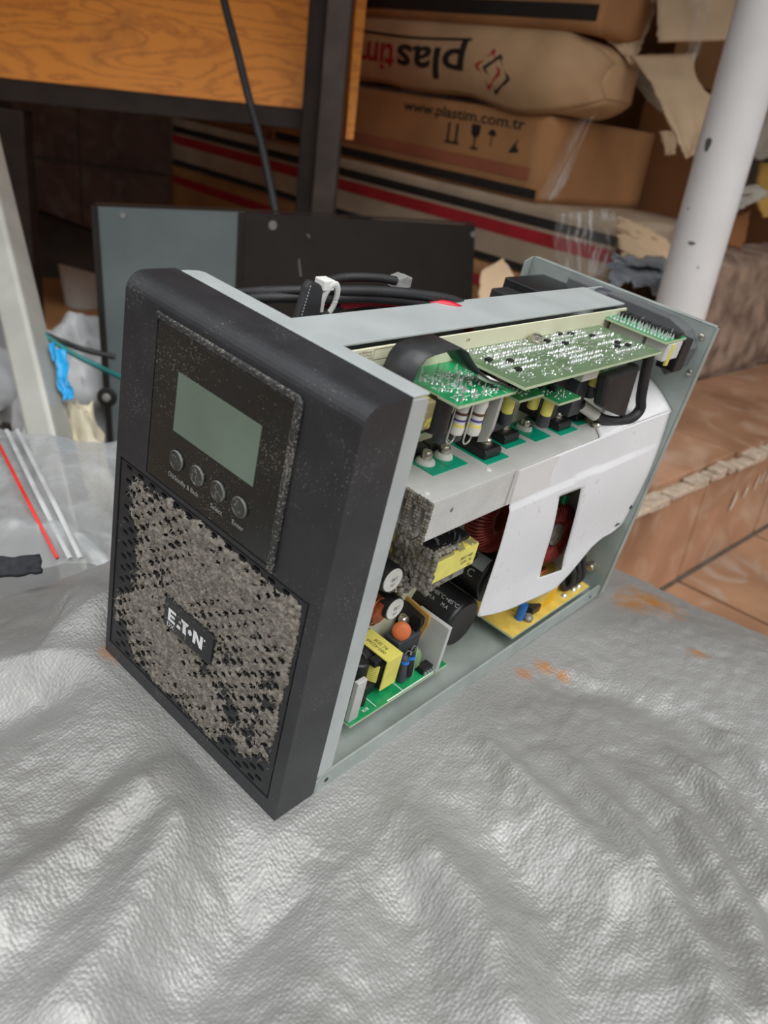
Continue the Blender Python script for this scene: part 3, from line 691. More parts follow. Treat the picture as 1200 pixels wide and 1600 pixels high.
B(MB().box(110, 132, 172, 190, 198, 210), 'white_connector', m_white_part, bevel=.6)
B(MB().box(118, 128, 192, 200, 196, 210), 'inductor', m_yel, bevel=.6)
B(MB().box(100, 110, 150, 158, 198, 210), 'inductor', m_yel, bevel=.6)
B(MB().box(95, 118, 104, 116, 190, 209), 'relay', m_black, bevel=.6)
B(MB().box(95, 116, 176, 190, 165, 196), 'relay', m_black, bevel=.6); B(MB().box(100, 120, 198, 212, 166, 190), 'relay', m_slate, bevel=.6)
B(MB().box(94, 112, 120, 140, 166, 190), 'relay', m_black, bevel=.6)
# bent black insulating film over the driver board
def strip(path, x0, x1, nsub=1):
    mb = MB(); vs = []; fs = []
    for i, (y, z, dx) in enumerate(path): vs += [(x0+dx, y, z), (x1+dx, y, z)]
    for i in range(len(path)-1): fs.append((2*i, 2*i+1, 2*i+3, 2*i+2))
    return mb.add(vs, fs)
pth = [(27,184,0),(27,206,0),(27.5,216,0),(29.5,222,0),(33,225.6,0),(38,226.6,0),(50,226.8,-1),(60,226.2,-2),(66,223.6,-2),(70,219.6,-1),(74,215,2),(79,211.6,6),(88,209.4,12)]
B(strip(pth, 106.5, 123.5), 'insulating_film', m_film, smooth=60, solid=.7)
B(MB().tube([(124,76,212),(127,80,211),(130,85,209.8)], [1.0,1.7,.7], 8), 'glue_drop', m_white_part, smooth=60)
B(MB().box(96, 108, 22, 40, 198, 212), 'terminal_block', m_pcbd, bevel=.5)

# --- sleeve and cord at the back, right side
B(MB().prism([(197,199),(233,200),(238,202),(248,168),(250,163),(222,172),(206,178)], lambda u,v,t:(t + (v-200)*.02,u,v), 128, 136), 'cable_sleeve', m_rubber, bevel=2.2)
cd = [(133,252,206),(134,256,192),(135,262,176),(136,266,168),(135.5,262,162.5),(134,252,160.5),(131,240,161),(127,228,164),(121,216,170),(112,204,178),(104,196,186)]
def smoothp(P, n=6):
    P = [np.array(p, float) for p in P]; out = []
    for i in range(len(P)-1):
        p0, p1, p2, p3 = P[max(i-1,0)], P[i], P[i+1], P[min(i+2,len(P)-1)]
        for t in np.linspace(0, 1, n, endpoint=False):
            out.append(.5*((2*p1)+(-p0+p2)*t+(2*p0-5*p1+4*p2-p3)*t*t+(-p0+3*p1-3*p2+p3)*t**3))
    return out + [P[-1]]
cord = B(MB().tube(smoothp(cd), 3.4, 10), 'mains_cord', m_rubber, smooth=60)
B(MB().tube(smoothp([(125.5,224.5,165.5),(122.5,219,168.4),(119,212.7,171.7)]), 3.9, 10), 'cord_marker', m_white_part, cord, smooth=60)
B(MB().lathe((122,232,158), (0,0,1), [(0,6),(4,5.5),(6,3)], 16), 'glue_lump', m_brown, cord, smooth=60)

# --- white insulating paper hanging from the heat sink
UL = [(121,157.8),(121.5,152),(124,120),(129,80),(133,53.5)]
def lerp(a, b, t): return a + (b-a)*t
Yg = [[121,178,206,313.6],[124,180,206.5,313.6],[131,201,233,313.6],[133,196,237,313.6]]
Zg = [[158.2,158.2,158.2,160],[126.5,126.5,125.5,128],[55,57,51.5,70],[53.5,39.5,34,66]]
def bott(y): return np.interp(y, [133,150,178,205,236,250,259,270,283,300,313.6], [53.5,48,41,37.5,34.5,41,48.5,58,62.5,62,66])
def pap(u, v):          # u,v in 0..3 patches
    i = min(int(u), 2); j = min(int(v), 2); fu, fv = u-i, v-j
    y = lerp(lerp(Yg[j][i],Yg[j][i+1],fu), lerp(Yg[j+1][i],Yg[j+1][i+1],fu), fv)
    z = lerp(lerp(Zg[j][i],Zg[j][i+1],fu), lerp(Zg[j+1][i],Zg[j+1][i+1],fu), fv)
    if j == 2: z = lerp(lerp(Zg[2][i],Zg[2][i+1],fu), bott(y), fv)
    t = max(0, min(1, (157-z)/100)); s_ = (y-121)/193
    x = 138.2 + 3.2*math.sin(math.pi*min(1,t*1.1))*(.4+.6*s_) + 2.6*s_*s_ + .8*noise.noise(Vector((y*.03, z*.03, 1)))*t
    if z > 134: x = max(137.6, 137.7 + (x-137.7)*(.35+.65*max(0,(s_-.55)/.45)))
    if i == 1 and j == 1: pass
    return (x, y, z)
n_ = 16
pm = MB().grid(lambda a, b: pap(a*3, b*3), 3*n_, 3*n_, skip=lambda i, j: (n_ <= i < 2*n_) and (n_ <= j < 2*n_))
ppr = B(pm, 'insulating_paper', m_paper, smooth=60, solid=.3)
def flap(u, v):
    y = lerp(212 + 16*v, 313.4, u); k = u*u
    ang = v*1.45*(.5+.5*u)
    x = pap(3*max(0,min(1,(y-121)/192.6)), 0)[0] - 36*v*(.35+.65*u); z = 158.4 + 1.6*k + (16*k)*math.sin(v*math.pi*.55) + .2
    return (x, y, z)
B(MB().grid(flap, 20, 12), 'paper_flap', m_paper, ppr, smooth=60, solid=.3)
tp = MB().grid(lambda u, v: (138.0 + .4*v, 118 + 66*u, 158.4 - 21.5*v), 10, 6); B(tp, 'adhesive_tape', clear_mat('clear_tape', (244,242,240), .25, .35), ppr, solid=.1)

# --- components below the heat sink
def label_lines(mb, lines, fn, h, gap, w=None):
    for q, s in enumerate(lines): put_text(mb, s, (lambda u, v, q=q: fn(u, v - q*gap)), h, w)
xf = B(MB().box(92, 133, 74, 113, 97, 112), 'transformer', m_yeld, bevel=.8)
B(MB().box(92, 128, 77, 110, 112, 115), 'transformer_core', m_black, xf, bevel=.6); B(MB().box(94, 131, 77, 110, 90, 97), 'transformer_core', m_alud, xf, bevel=.6)
B(MB().box(133, 133.25, 74.6, 112.6, 97.6, 111.4), 'yellow_label', m_yel, xf)
t = MB(); label_lines(t, ['PV', 'RC 0035', '080-33081'], lambda u, v: (133.35, 101-u*1.0+8, 100.2-v), 2.0, 3.2, None); B(t, 'lettering', m_ink, xf)
wd = MB()
for q in range(7): wd.tube([(110+6*math.cos(a)+q*2.4, 92+8*math.sin(a)-3+q*.5, 114+4*math.sin(a*2+q)) for a in np.linspace(0, 5.5, 16)], .6, 6)
B(wd, 'transformer_wires', m_slate, xf, smooth=60)
cells = [(x, 73.5 + rng.random()*1.2, z, 2.1, 1.2, 2.1) for x in np.arange(106, 133, 2.4) for z in np.arange(92, 113, 2.6) if rng.random() < .8]
cells += [(x, y, 113.5, 2.2, 2.2, 1.4) for x in np.arange(100, 132, 3) for y in np.arange(76, 96, 3) if rng.random() < .8]
cells += [(x, y, 91 + rng.random()*3, 2.4, 2.4, 2) for x in np.arange(112, 132, 3) for y in np.arange(76, 100, 3.4) if rng.random() < .8]
lump_pad('dust_clumps', m_dust, cells, xf, 2, n=6)

def electrolytic(name, c, x0, x1, r, stripe, txt, m=m_black, ang0=0.):
    y, z = c
    prof = [(0,r*.96),(1,r),(x1-x0-3,r),(x1-x0-1.4,r*.985),(x1-x0-.4,r*.93),(x1-x0,r*.86),(x1-x0,r*.82),(x1-x0-.5,.1)]
    o = B(MB().lathe((x0,y,z), (1,0,0), prof, 40), name, m, smooth=35)
    mb = MB()
    def wrap(u, v, rr=r+.15): return (x0+u, y - rr*math.sin(v), z + rr*math.cos(v))
    if stripe:
        a0, a1 = stripe
        mb.grid(lambda u, v: wrap(2+u*(x1-x0-5), lerp(a0, a1, v)), 2, 10); B(mb, 'capacitor_stripe', m_stripe, o, smooth=60)
    t = MB()
    for s, u0, a, hgt in txt: put_text(t, s, (lambda uu, vv, u0=u0, a=a: wrap(u0-x0+uu, a - vv/r, r+.25)), hgt)
    if txt: B(t, 'lettering', m_greyp if stripe is None else m_ink, o)
    return o
electrolytic('capacitor', (134,41), 90, 129, 17, None, [('+85°C', 96, .55, 2.6), ('M.A', 96, .80, 2.2), ('+85°C', 106.5, .55, 2.6), ('M.A', 106.5, .80, 2.2), ('+85°C', 117, .55, 2.6), ('M.A', 117, .80, 2.2)])
c2 = electrolytic('capacitor', (160,64), 90, 128, 17, (.40, .98), [('0', 112, .90, 7)])
t = MB()
for s, u0, a, hgt in (('350', 98, 1.28, 4.2), ('C', 109, 1.32, 4.2), ('C', 116, 1.36, 5)): put_text(t, s, (lambda uu, vv, u0=u0, a=a: (u0+uu, 160 - 17.3*math.sin(a-vv/17), 64 + 17.3*math.cos(a-vv/17))), hgt)
B(t, 'lettering', m_greyp, c2)
# white topped coil capacitors seen from the open side
for (x, y, z, r) in ((119,60.5,97,8.2),(118.5,71,73,7.6)):
    o = B(MB().lathe((x-20,y,z), (1,-.05,.02), [(0,r),(18,r),(20,r*.93),(20.4,r*.8)], 26), 'round_capacitor', m_black, smooth=40)
    B(MB().lathe((x+.2,y-1,z+.4), (1,-.05,.02), [(0,r*.86),(.5,r*.84),(.5,.1)], 26), 'capacitor_cap', m_white_part, o, smooth=30)
    t = MB(); put_text(t, '330', lambda u, v: (x+.85, y+3.4-u-1, z+2-v), 2.4); put_text(t, '35V', lambda u, v: (x+.85, y+3.4-u-1, z-1.6-v), 2.2); B(t, 'lettering', m_ink, o)
cw = MB()
for q in range(9): cw.tube([(98+q*1.9, 62+7.0*math.cos(a), 71+9*math.sin(a)) for a in np.linspace(0, 2*math.pi, 20)], .6, 6)
cw.cyl((97,62,71), (116,62,71), 6, n=20)
B(cw, 'copper_coil', m_copper, smooth=60)
cells = [(112+rng.random()*10, 66+rng.random()*14, 84+rng.random()*8, 2.2, 2.2, 1.6) for _ in range(26)]
lump_pad('dust_clumps', m_dust, cells, ups, 3, n=6)
# toroids
def toroid(c, R_, r_, ax, m, nw, gap=0., cm=None):
    c = np.array(c, float); ax = np.array(ax, float); ax /= np.linalg.norm(ax); a = np.array([0,0,1.]); u = np.cross(ax, a); u /= np.linalg.norm(u); w = np.cross(ax, u)
    core = MB().tube([c + R_*(math.cos(t)*u + math.sin(t)*w) for t in np.linspace(0, 2*math.pi, 33)], r_*.86, 14)
    o = B(core, 'toroid', cm or m_slate, smooth=60); wi = MB()
    for q in range(nw):
        t = gap + (2*math.pi-2*gap)*q/nw; e = math.cos(t)*u + math.sin(t)*w
        wi.tube([c + (R_ + r_*math.cos(p))*e + r_*math.sin(p)*ax for p in np.linspace(0, 2*math.pi, 13)], .78, 6)
    B(wi, 'winding', m, o, smooth=60); return o
toroid((116,158,108), 17, 8.5, (1,-.1,.1), m_redcu, 60)
toroid((120,232,73), 15, 9, (1,-.15,.15), m_redcu, 44)
B(MB().lathe((112,232,73), (1,-.15,.15), [(0,9),(16,8),(17,5)], 18), 'dust_plug', m_dust, smooth=60)
B(MB().box(100, 132, 256, 262, 30, 120), 'grey_divider', m_greyplas, bevel=.5)
g2 = MB()
for q in range(7): g2.tube([(124+4.2*math.cos(a), 232+q*1.5+4.2*0, 37+4.2*math.sin(a)) for a in np.linspace(0, 2*math.pi, 14)], .75, 6)
B(g2, 'copper_coil', m_copper, smooth=60)
g2 = MB()
for q in range(6): g2.tube([(120+3.6*math.cos(a), 236+3.6*math.sin(a), 104+q*1.5) for a in np.linspace(0, 2*math.pi, 14)], .7, 6)
B(g2, 'copper_coil', m_copper, smooth=60)
B(MB().lathe((121,236,96), (0,0,1), [(0,3.4),(7,3.4)], 14), 'green_bead', m_pcb, smooth=40)
# yellow filter board
yb = board('filter_board', 92, 140.5, 190, 300, 12, m_pcby)
B(MB().box(94, 128, 216, 262, 12, 18), 'yellow_tape_wrap', m_yel, yb, bevel=1); B(MB().lathe((114,240,12), (0,0,1), [(0,20),(26,20),(28,18)], 28), 'filter_choke', m_pcby, yb, smooth=40)
B(MB().cyl((131,212,12), (131,212,25), 3.2, n=14), 'blue_varistor', m_blue, yb, smooth=40)
B(MB().lathe((136,216,12), (0,0,1), [(0,3),(3,3.6),(5,2)], 12), 'grey_screw_terminal', m_alud, yb, smooth=40)
B(MB().prism([(232,12),(256,12),(254,30),(246,26)], lambda u,v,t:(t,u,v), 131, 134), 'yellow_fin', mat('deep_yellow', (232,180,30), .4), yb, bevel=.6)
B(MB().box(128, 135, 222, 234, 12, 18), 'black_block', m_black, yb, bevel=.6)
for q, (ya, za) in enumerate(((268,42),(276,50),(284,58))):
    B(MB().tube(smoothp([(126,ya,za),(133,ya+4,34),(135,ya+8,22),(133,ya+7,15),(131,ya+3,18),(126,ya-4,38)]), 2.3, 8), 'black_wire', m_rubber, yb, smooth=60)
for yy in (268, 282, 290): B(MB().lathe((136,yy,12), (0,0,1), [(0,2.4),(2,1.6),(2.5,.1)], 12), 'solder_joint', m_solder, yb, smooth=60)
B(MB().tube(smoothp([(130,296,72),(136,306,78),(140,312,84)]), 4, 10), 'black_plug', m_black, smooth=60)
B(MB().box(122, 141, 298, 312, 66, 84), 'socket_housing', m_black, bevel=1.5)
# small power board lying in the tray
pb = board('power_board', 92, 131.5, 38, 126, 14, m_pcb)
t2 = B(MB().box(98, 124.5, 69, 81.6, 18, 40), 'transformer', m_black, pb, bevel=.5)
B(MB().prism([(99,40.2),(125,40.2),(125,17.5),(124,17.5),(124,39.2),(99,39.2)], lambda u,v,t:(u,t,v), 68.4, 82), 'yellow_label', m_yel, pb, bevel=.3)
t = MB(); put_text(t, 'RC 2038', lambda u, v: (117.5-u, 80.8-v-1-2.4, 40.3), 2.4, 10); put_text(t, '080-42266', lambda u, v: (119.5-u, 76.2-v-2.6, 40.3), 2.4, 15); B(t, 'lettering', m_ink, pb)
wd = MB()
for q in range(8): wd.tube([(103+q*.05, 68.5, 22+q*1.5), (112, 63.5-q*.1, 21.6+q*1.5), (121, 68.5, 22+q*1.5)], .85, 6)
B(wd, 'transformer_winding', m_yel, pb, smooth=60)
B(MB().prism([(99,35),(121,35),(121,39),(116,39),(114,37),(110,39),(99,39)], lambda u,v,t:(u,t,v), 63, 70), 'transformer_core', m_black, pb, bevel=.5)
B(MB().box(112, 121, 60, 69, 14, 21), 'black_block', m_black, pb, bevel=1)
B(MB().box(108, 132.5, 113, 116, 14, 49), 'aluminium_plate', m_alu, pb, bevel=.4)
B(MB().box(126.5, 129.5, 38.5, 46, 14, 43), 'aluminium_plate', m_alu, pb, bevel=.4)
B(MB().prism([(95,51),(100,51.5),(118,49.5),(118.5,43),(115,27),(110,20),(95,24)], lambda u,v,t:(u,t,v), 111.4, 113), 'mica_sheet', m_tan, pb, bevel=.3)
B(MB().prism([(96,48.5),(101,49),(115.5,46.8),(116,42),(112.5,29),(108,23),(96,25)], lambda u,v,t:(u,t,v), 107.5, 111.4), 'regulator', m_black, pb, bevel=.5)
mb = MB(); screw(mb, (104,107.5,39.5), (0,-1,0), 3, 3); B(mb, 'screw', m_screw, pb, smooth=40)
od = MB().lathe((111,96,40.5), (.6,-.7,.45), [(0,2.5),(.5,4.8),(1.4,5.8),(2.4,5.2),(3,2.6)], 26); B(od, 'disc_capacitor', m_orange, pb, smooth=60)
B(MB().tube([(113,94.5,36),(114,94.5,32.4),(114.6,95,28),(115,96,14)], [1.8,1.2,.4,.4], 8), 'disc_lead', m_orange, pb, smooth=60)
for dy, m_, h0 in ((94, m_black, 16), (88.5, m_slate, 15)):
    o = B(MB().lathe((125,dy,h0), (-.22,.1,1), [(0,2.2),(1,2.9),(10,2.7),(13,2.9),(16,2.9),(17.5,1.8)], 16), 'diode', m_, pb, smooth=40)
    B(MB().lathe((123.2,dy+.9,h0+12.4), (-.22,.1,1), [(0,2.98),(1.6,2.98)], 16), 'diode_band', m_blue, pb, smooth=40)
    B(MB().tube([(121.6,dy+1.6,h0+17),(121.8,dy+3,h0+20),(123,dy+5,h0+19),(125,dy+6,14)], .4, 6), 'diode_lead', m_solder, pb, smooth=60)
B(MB().lathe((122,104,16), (-.2,.2,1), [(0,2),(2,3.2),(9,3.2),(12,1.6)], 14), 'green_capacitor', mat('olive_green', (120,150,100), .4), pb, smooth=50)
ch = B(MB().box(123.5, 129.5, 104, 114.5, 14.6, 18.6), 'chip', m_black, pb, bevel=.4)
lg2 = MB()
for q in range(4): lg2.box(129.5, 131, 105+q*2.5, 106+q*2.5, 14, 16.6)
B(lg2, 'chip_pins', m_solder, pb)
tr = MB()
for (x0, x1, y0, y1) in ((130.4,131.2,70,116),(121,130.5,84,84.4),(121,121.4,84,96),(118,130,61,61.4),(112,113,116,118)): tr.box(x0, x1, y0, y1, 14, 14.06)
put_text(tr, 'R18', lambda u, v: (129-v, 52+u, 14.08), 2); put_text(tr, 'ZD1', lambda u, v: (125-v, 50+u, 14.08), 2); put_text(tr, 'C5', lambda u, v: (121-v, 99+u, 14.08), 2)
B(tr, 'silkscreen_marks', m_white, pb)
for x, y in ((119,52),(123,55)): B(MB().lathe((x,y,14), (0,0,1), [(0,2.6),(7,2.6),(8,1.8)], 14), 'small_capacitor', m_black, pb, smooth=40)
B(MB().box(104, 116, 90, 112, 14, 36), 'black_block', m_slate, pb, bevel=1)
B(MB().lathe((112,60,14), (0,0,1), [(0,6),(22,6),(23,5)], 18), 'small_capacitor', m_black, pb, smooth=40)

# --- battery leads bundled in the empty bay
slv = B(MB().prism([(20,196),(22.5,214),(28,232),(30.5,235),(38,232.4),(39.2,229.5),(38.4,216),(36.5,198)], lambda u,v,t:(t-(v-215)*.12,u,v), 51.5, 55.5), 'braided_sleeve', m_rubber, bevel=1.2)
st_ = MB()
for q in range(20):
    f_ = q/19; y_, z_ = 21.6 + 7.2*f_**1.2, 206 + 26*f_
    st_.tube([(55.7-(z_-215)*.12, y_+1.2, z_), (55.7-(z_-214)*.12, y_+1.5, z_+.75)], .22, 5)
B(st_, 'stitching', m_greyp, slv)
cab = MB()
for q, (oy, oz, ox) in enumerate(((0,0,0),(4,2,6),(-3,-2,3))):
    cab.tube(smoothp([(10+ox,-8+oy+24,214+oz),(30+ox,30+oy,222+oz),(42+ox*.5,52+oy,224+oz),(46+ox,75+oy,225+oz),(52+ox,100+oy,224+oz),(60+ox*.6,130+oy,220+oz),(58,160+oy,205+oz),(40,180,170),(30,185,120)]), 2.6, 8)
B(cab, 'black_lead', m_rubber, smooth=60)
cab = MB().tube(smoothp([(48,46,214),(40,70,216),(50,100,214),(62,122,208),(50,150,190)]), 3.0, 8).tube(smoothp([(46,40,224),(38,62,229),(44,84,231),(48,97,230)]), 2.4, 8)
B(cab, 'black_lead', m_rubber, smooth=60)
B(MB().tube(smoothp([(40,56,216),(44,84,218),(58,112,221),(70,128,220.5),(66,150,206),(50,166,170)]), 2.6, 8).tube(smoothp([(36,50,221),(42,80,221),(54,104,219)]), 2.3, 8), 'red_lead', m_red, smooth=60)
zt = MB().tube([(48+1.5*math.sin(a), 50+6.5*math.cos(a)*.7, 222.5+8.5*math.sin(a)) for a in np.linspace(0, 2*math.pi, 28)], 1.9, 8, flat=.5).box(43, 50, 43, 50, 228, 233)
B(zt, 'cable_tie', m_nylon, bevel=.5)
rj = B(MB().prism([(0,-2.8),(12,-2.8),(12,2.8),(8,2.8),(7,4),(0,2.8)], lambda u,v,t:(47+t*.9-u*.1,97+u,229+v), -4.2, 4.2), 'network_plug', m_clear, bevel=.6)
# --- sockets on the inside of the back plate
sk = B(MB().box(12, 42, 262, 313, 184, 213.5), 'socket_housing', m_black, bevel=1.2)
B(MB().box(16, 46, 242, 261.5, 178, 208), 'socket_housing', m_rubber, bevel=1.2)
B(MB().box(44, 60, 270, 313, 182, 209), 'socket_housing', m_black, bevel=1.2)
B(MB().tube(smoothp([(46,290,208),(58,296,214),(66,300,218),(72,308,217)]), 6.5, 10, flat=.6), 'grey_sleeve', m_slate, smooth=60)
# ------------------------------------------------------------------ surroundings
def V(*a): return np.array(a, float)
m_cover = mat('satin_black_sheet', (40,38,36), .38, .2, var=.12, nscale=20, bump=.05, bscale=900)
m_cover_lit = mat('satin_black_sheet_lit', (108,117,119), .34, .2, var=.10, nscale=12, bump=.05, bscale=900)  # left panel: reflected light put into the colour as a paler grey
cov = empty('sheet_metal_cover', tuple(onz(377, 331, 0)*0 + V(at(377,331,1.16)[0], at(377,331,1.16)[1], 0)))
tag(cov, 'dark folded sheet metal cover standing behind the power unit', 'metal cover')
def rel(o, pts): q = V(*o.location); return [V(*p) - q for p in pts]
LT, CN, RT = at(148,322,1.04), at(377,331,1.16), at(742,352,1.36)
def drop(p, lean=(0,0)): return V(p[0]+lean[0], p[1]+lean[1], 0.002)
LB, CB = drop(LT, (.015,.0)), drop(CN)
_n = np.cross(RT-CN, CB-CN); _r = M @ V((733-600)/FPX, (560-800)/FPX, 1.); _q = CAM + _r*(((CN-CAM)@_n)/(_r@_n))
RB = RT + (_q-RT)*(RT[2]-.002)/(RT[2]-_q[2])
th = V(.0008,.0015,0)
a, b, c, d = rel(cov, (LT, CN, CB, LB)); MB().slab(a, b, c, d, th).build('cover_panel', m_cover_lit, cov)
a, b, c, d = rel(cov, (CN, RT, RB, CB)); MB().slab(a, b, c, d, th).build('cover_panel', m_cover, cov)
a, b = rel(cov, (CN, CB)); MB().slab(a+V(-.004,-.004,.001), a+V(.006,-.002,.001), b+V(.006,-.002,0), b+V(-.004,-.004,0), V(0,.003,0)).build('fold_edge', m_cover, cov, bevel=.001)
a, b = rel(cov, (LT, CN)); MB().slab(a+V(0,-.002,.002), b+V(0,-.002,.002), b+V(0,.012,.002), a+V(0,.012,.002), V(0,0,.0015)).build('top_flange', m_cover, cov)
a, b = rel(cov, (CN, RT)); MB().slab(a+V(0,-.002,.002), b+V(0,-.002,.002), b+V(0,.012,.002), a+V(0,.012,.002), V(0,0,.0015)).build('top_flange', m_cover, cov)
a, b = rel(cov, (LT, LB)); MB().slab(a+V(-.004,-.004,0), a+V(.004,-.004,0), b+V(.004,-.004,0), b+V(-.004,-.004,0), V(0,.004,0)).build('side_flange', m_cover, cov)
def on_panel(px, py, A, Bp, C): # point of the panel plane seen at a place
    n = np.cross(Bp-A, C-A); r = M @ V((px-600)/FPX, (py-800)/FPX, 1.); return CAM + r*(((A-CAM)@n)/(r@n))
for px, py, (A, Bp, C), r in ((426,352,(CN,RT,CB),.0065),(739,366,(CN,RT,CB),.005),(191,336,(LT,CN,LB),.004)):
    p = on_panel(px, py, A, Bp, C); q = rel(cov, [p])[0]; nn_ = np.cross(Bp-A, C-A); nn_ /= np.linalg.norm(nn_); nn_ = nn_ if nn_[1] < 0 else -nn_
    MB().lathe(q, nn_, [(0,r),(.0008,r),(.0008,r*.55),(.0003,r*.5),(.0003,.0001)], 18).build('screw_hole', m_alud, cov, smooth=40)
p = rel(cov, [at(168,620,1.13)])[0]
MB().lathe(p, (0,-1,.1), [(0,.014),(.003,.014),(.004,.012)], 20).build('mounting_tab', m_cover, cov, smooth=40); MB().lathe(p+V(0,-.004,0), (0,-1,.1), [(0,.006),(.002,.0055),(.003,.003)], 16).build('screw', m_alud, cov, smooth=40)
sc = MB()
for (x0,y0,x1,y1) in ((467,405,470,432),(480,366,484,371),(150,372,156,390)):
    A = (CN,RT,CB) if x0 > 377 else (LT,CN,LB); p0, p1 = [on_panel(x, y, *A) for x, y in ((x0,y0),(x1,y1))]; p0, p1 = rel(cov, (p0,p1)); sc.tube([p0+V(0,-.0005,0), p1+V(0,-.0005,0)], .0006, 5)
sc.build('scratch', m_greyp, cov)

# ---- workbench with plywood panel
def wood_mat(name, c1, c2, sc=3.0, dist=5.0, ang=0.1):
    m = bpy.data.materials.new(name); m.use_nodes = True; nt = m.node_tree; b = nt.nodes['Principled BSDF']; L = nt.links.new
    t = nt.nodes.new('ShaderNodeTexCoord'); mp = nt.nodes.new('ShaderNodeMapping'); mp.inputs['Scale'].default_value = (1.6, 1, 6.5); mp.inputs['Rotation'].default_value = (0, ang, 0)
    w = nt.nodes.new('ShaderNodeTexNoise'); w.inputs['Scale'].default_value = sc; w.inputs['Detail'].default_value = 2.5; w.inputs['Distortion'].default_value = .6
    k = nt.nodes.new('ShaderNodeMath'); k.operation = 'MULTIPLY'; k.inputs[1].default_value = dist*14; s = nt.nodes.new('ShaderNodeMath'); s.operation = 'SINE'
    f = nt.nodes.new('ShaderNodeTexNoise'); f.inputs['Scale'].default_value = 60; f.inputs['Detail'].default_value = 5
    a_ = nt.nodes.new('ShaderNodeMath'); a_.operation = 'MULTIPLY_ADD'; a_.inputs[1].default_value = .36
    r = nt.nodes.new('ShaderNodeValToRGB'); r.color_ramp.elements[0].position = .15; r.color_ramp.elements[1].position = .85
    r.color_ramp.elements[0].color = rgb(c2); r.color_ramp.elements[1].color = rgb(c1)
    o = nt.nodes.new('ShaderNodeMath'); o.operation = 'ADD'; o.inputs[1].default_value = .35
    L(t.outputs['Object'], mp.inputs[0]); L(mp.outputs[0], w.inputs['Vector']); L(mp.outputs[0], f.inputs['Vector']); L(w.outputs['Fac'], k.inputs[0]); L(k.outputs[0], s.inputs[0]); L(s.outputs[0], a_.inputs[0]); L(f.outputs['Fac'], a_.inputs[2]); L(a_.outputs[0], o.inputs[0])
    st_n = nt.nodes.new('ShaderNodeTexNoise'); st_n.inputs['Scale'].default_value = 5; st_n.inputs['Detail'].default_value = 6; L(t.outputs['Object'], st_n.inputs['Vector'])
    sr = nt.nodes.new('ShaderNodeMapRange'); sr.inputs['From Min'].default_value = .60; sr.inputs['From Max'].default_value = .74; sr.inputs['To Max'].default_value = .6; L(st_n.outputs['Fac'], sr.inputs['Value'])
    mx = nt.nodes.new('ShaderNodeMix'); mx.data_type = 'RGBA'; L(sr.outputs[0], mx.inputs[0]); mx.inputs[7].default_value = rgb((96,58,34))
    L(o.outputs[0], r.inputs[0]); L(r.outputs[0], mx.inputs[6]); L(mx.outputs[2], b.inputs['Base Color']); b.inputs['Roughness'].default_value = .45; return m
m_ply = wood_mat('varnished_plywood', (246,154,60), (196,108,38), 2.2, 4.0)
m_iron = mat('dark_iron', (46,36,31), .6, .0, spec=.25, var=.2, nscale=30, bump=.2, bscale=200)
m_iron2 = mat('worn_iron', (84,74,68), .55, .1, spec=.3, var=.2, nscale=20, bump=.2, bscale=200)
bn = empty('workbench', (0,0,0)); tag(bn, 'workbench with black iron frame and varnished orange plywood panel', 'workbench')
D = 1.46
MB().slab(at(-160,-70,D+.03), at(500,-70,D+.03), at(489,172,D+.03), at(-160,104,D+.03), V(0,.018,0)).build('plywood_panel', m_ply, bn)
MB().slab(at(-160,106,D), at(492,172,D), at(490,204,D), at(-160,142,D), V(0,.04,0)).build('rail', m_iron, bn, bevel=.003)
lg = at(510,250,D)
MB().box(lg[0]-.020, lg[0]+.022, lg[1]-.01, lg[1]+.032, .0, 1.05).build('leg', m_iron2, bn, bevel=.004)
MB().box(lg[0]-.052, lg[0]-.020, lg[1]+.004, lg[1]+.04, .0, 1.05).build('leg', m_iron, bn, bevel=.003)
l2 = at(2,250,D)
MB().box(l2[0]-.03, l2[0]+.022, l2[1]+.05, l2[1]+.09, .031, .50).build('leg', m_iron, bn, bevel=.004)
q = [at(560,-40,D+.02), at(577,-40,D+.02), at(552,219,D+.02), at(540,217,D+.02)]
MB().slab(*q, V(-.045,.28,0)).build('side_panel', m_ply, bn)
MB().box(-1.15, lg[0]+.06, lg[1]-.02, lg[1]+.75, 1.05, 1.075).build('bench_shade_top', m_ply, bn)  # unseen top, added to darken the space beneath the bench
MB().tube(smoothp([at(342,-60,1.33), at(350,0,1.33), at(368,70,1.33), at(388,150,1.33), at(407,220,1.33), at(420,280,1.33), at(433,345,1.33), at(440,400,1.34), at(442,480,1.36)]), .0068, 10).build('hanging_cable', m_rubber, smooth=60)
tag(bpy.data.objects['hanging_cable'], 'thick black cable hanging in front of the plywood panel', 'cable')

# ---- carton stack
F0 = V(-.190, 1.989, .425); E1 = V(.721, -.693, 0); NN = V(.693, .721, 0)
def card_mat(name, c, k=1.0):
    m = mat(name, c, .8, var=.12, nscale=9, detail=6, bump=.15, bscale=80, spec=.25); return m
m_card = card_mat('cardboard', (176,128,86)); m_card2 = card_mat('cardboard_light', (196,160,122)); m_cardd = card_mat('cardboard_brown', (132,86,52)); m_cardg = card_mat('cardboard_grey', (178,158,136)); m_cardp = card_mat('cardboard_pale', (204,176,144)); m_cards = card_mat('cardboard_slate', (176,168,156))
m_pblack = mat('box_black_print', (34,30,28), .7, var=.15, nscale=30); m_pred = mat('box_red_print', (168,30,40), .7, var=.15, nscale=20); m_pfaint = mat('box_faint_red', (160,94,66), .8, var=.1, nscale=12)
def fpt(s, z, off=0.): p = F0 + E1*s + NN*off; return V(p[0], p[1], z - .03*s)
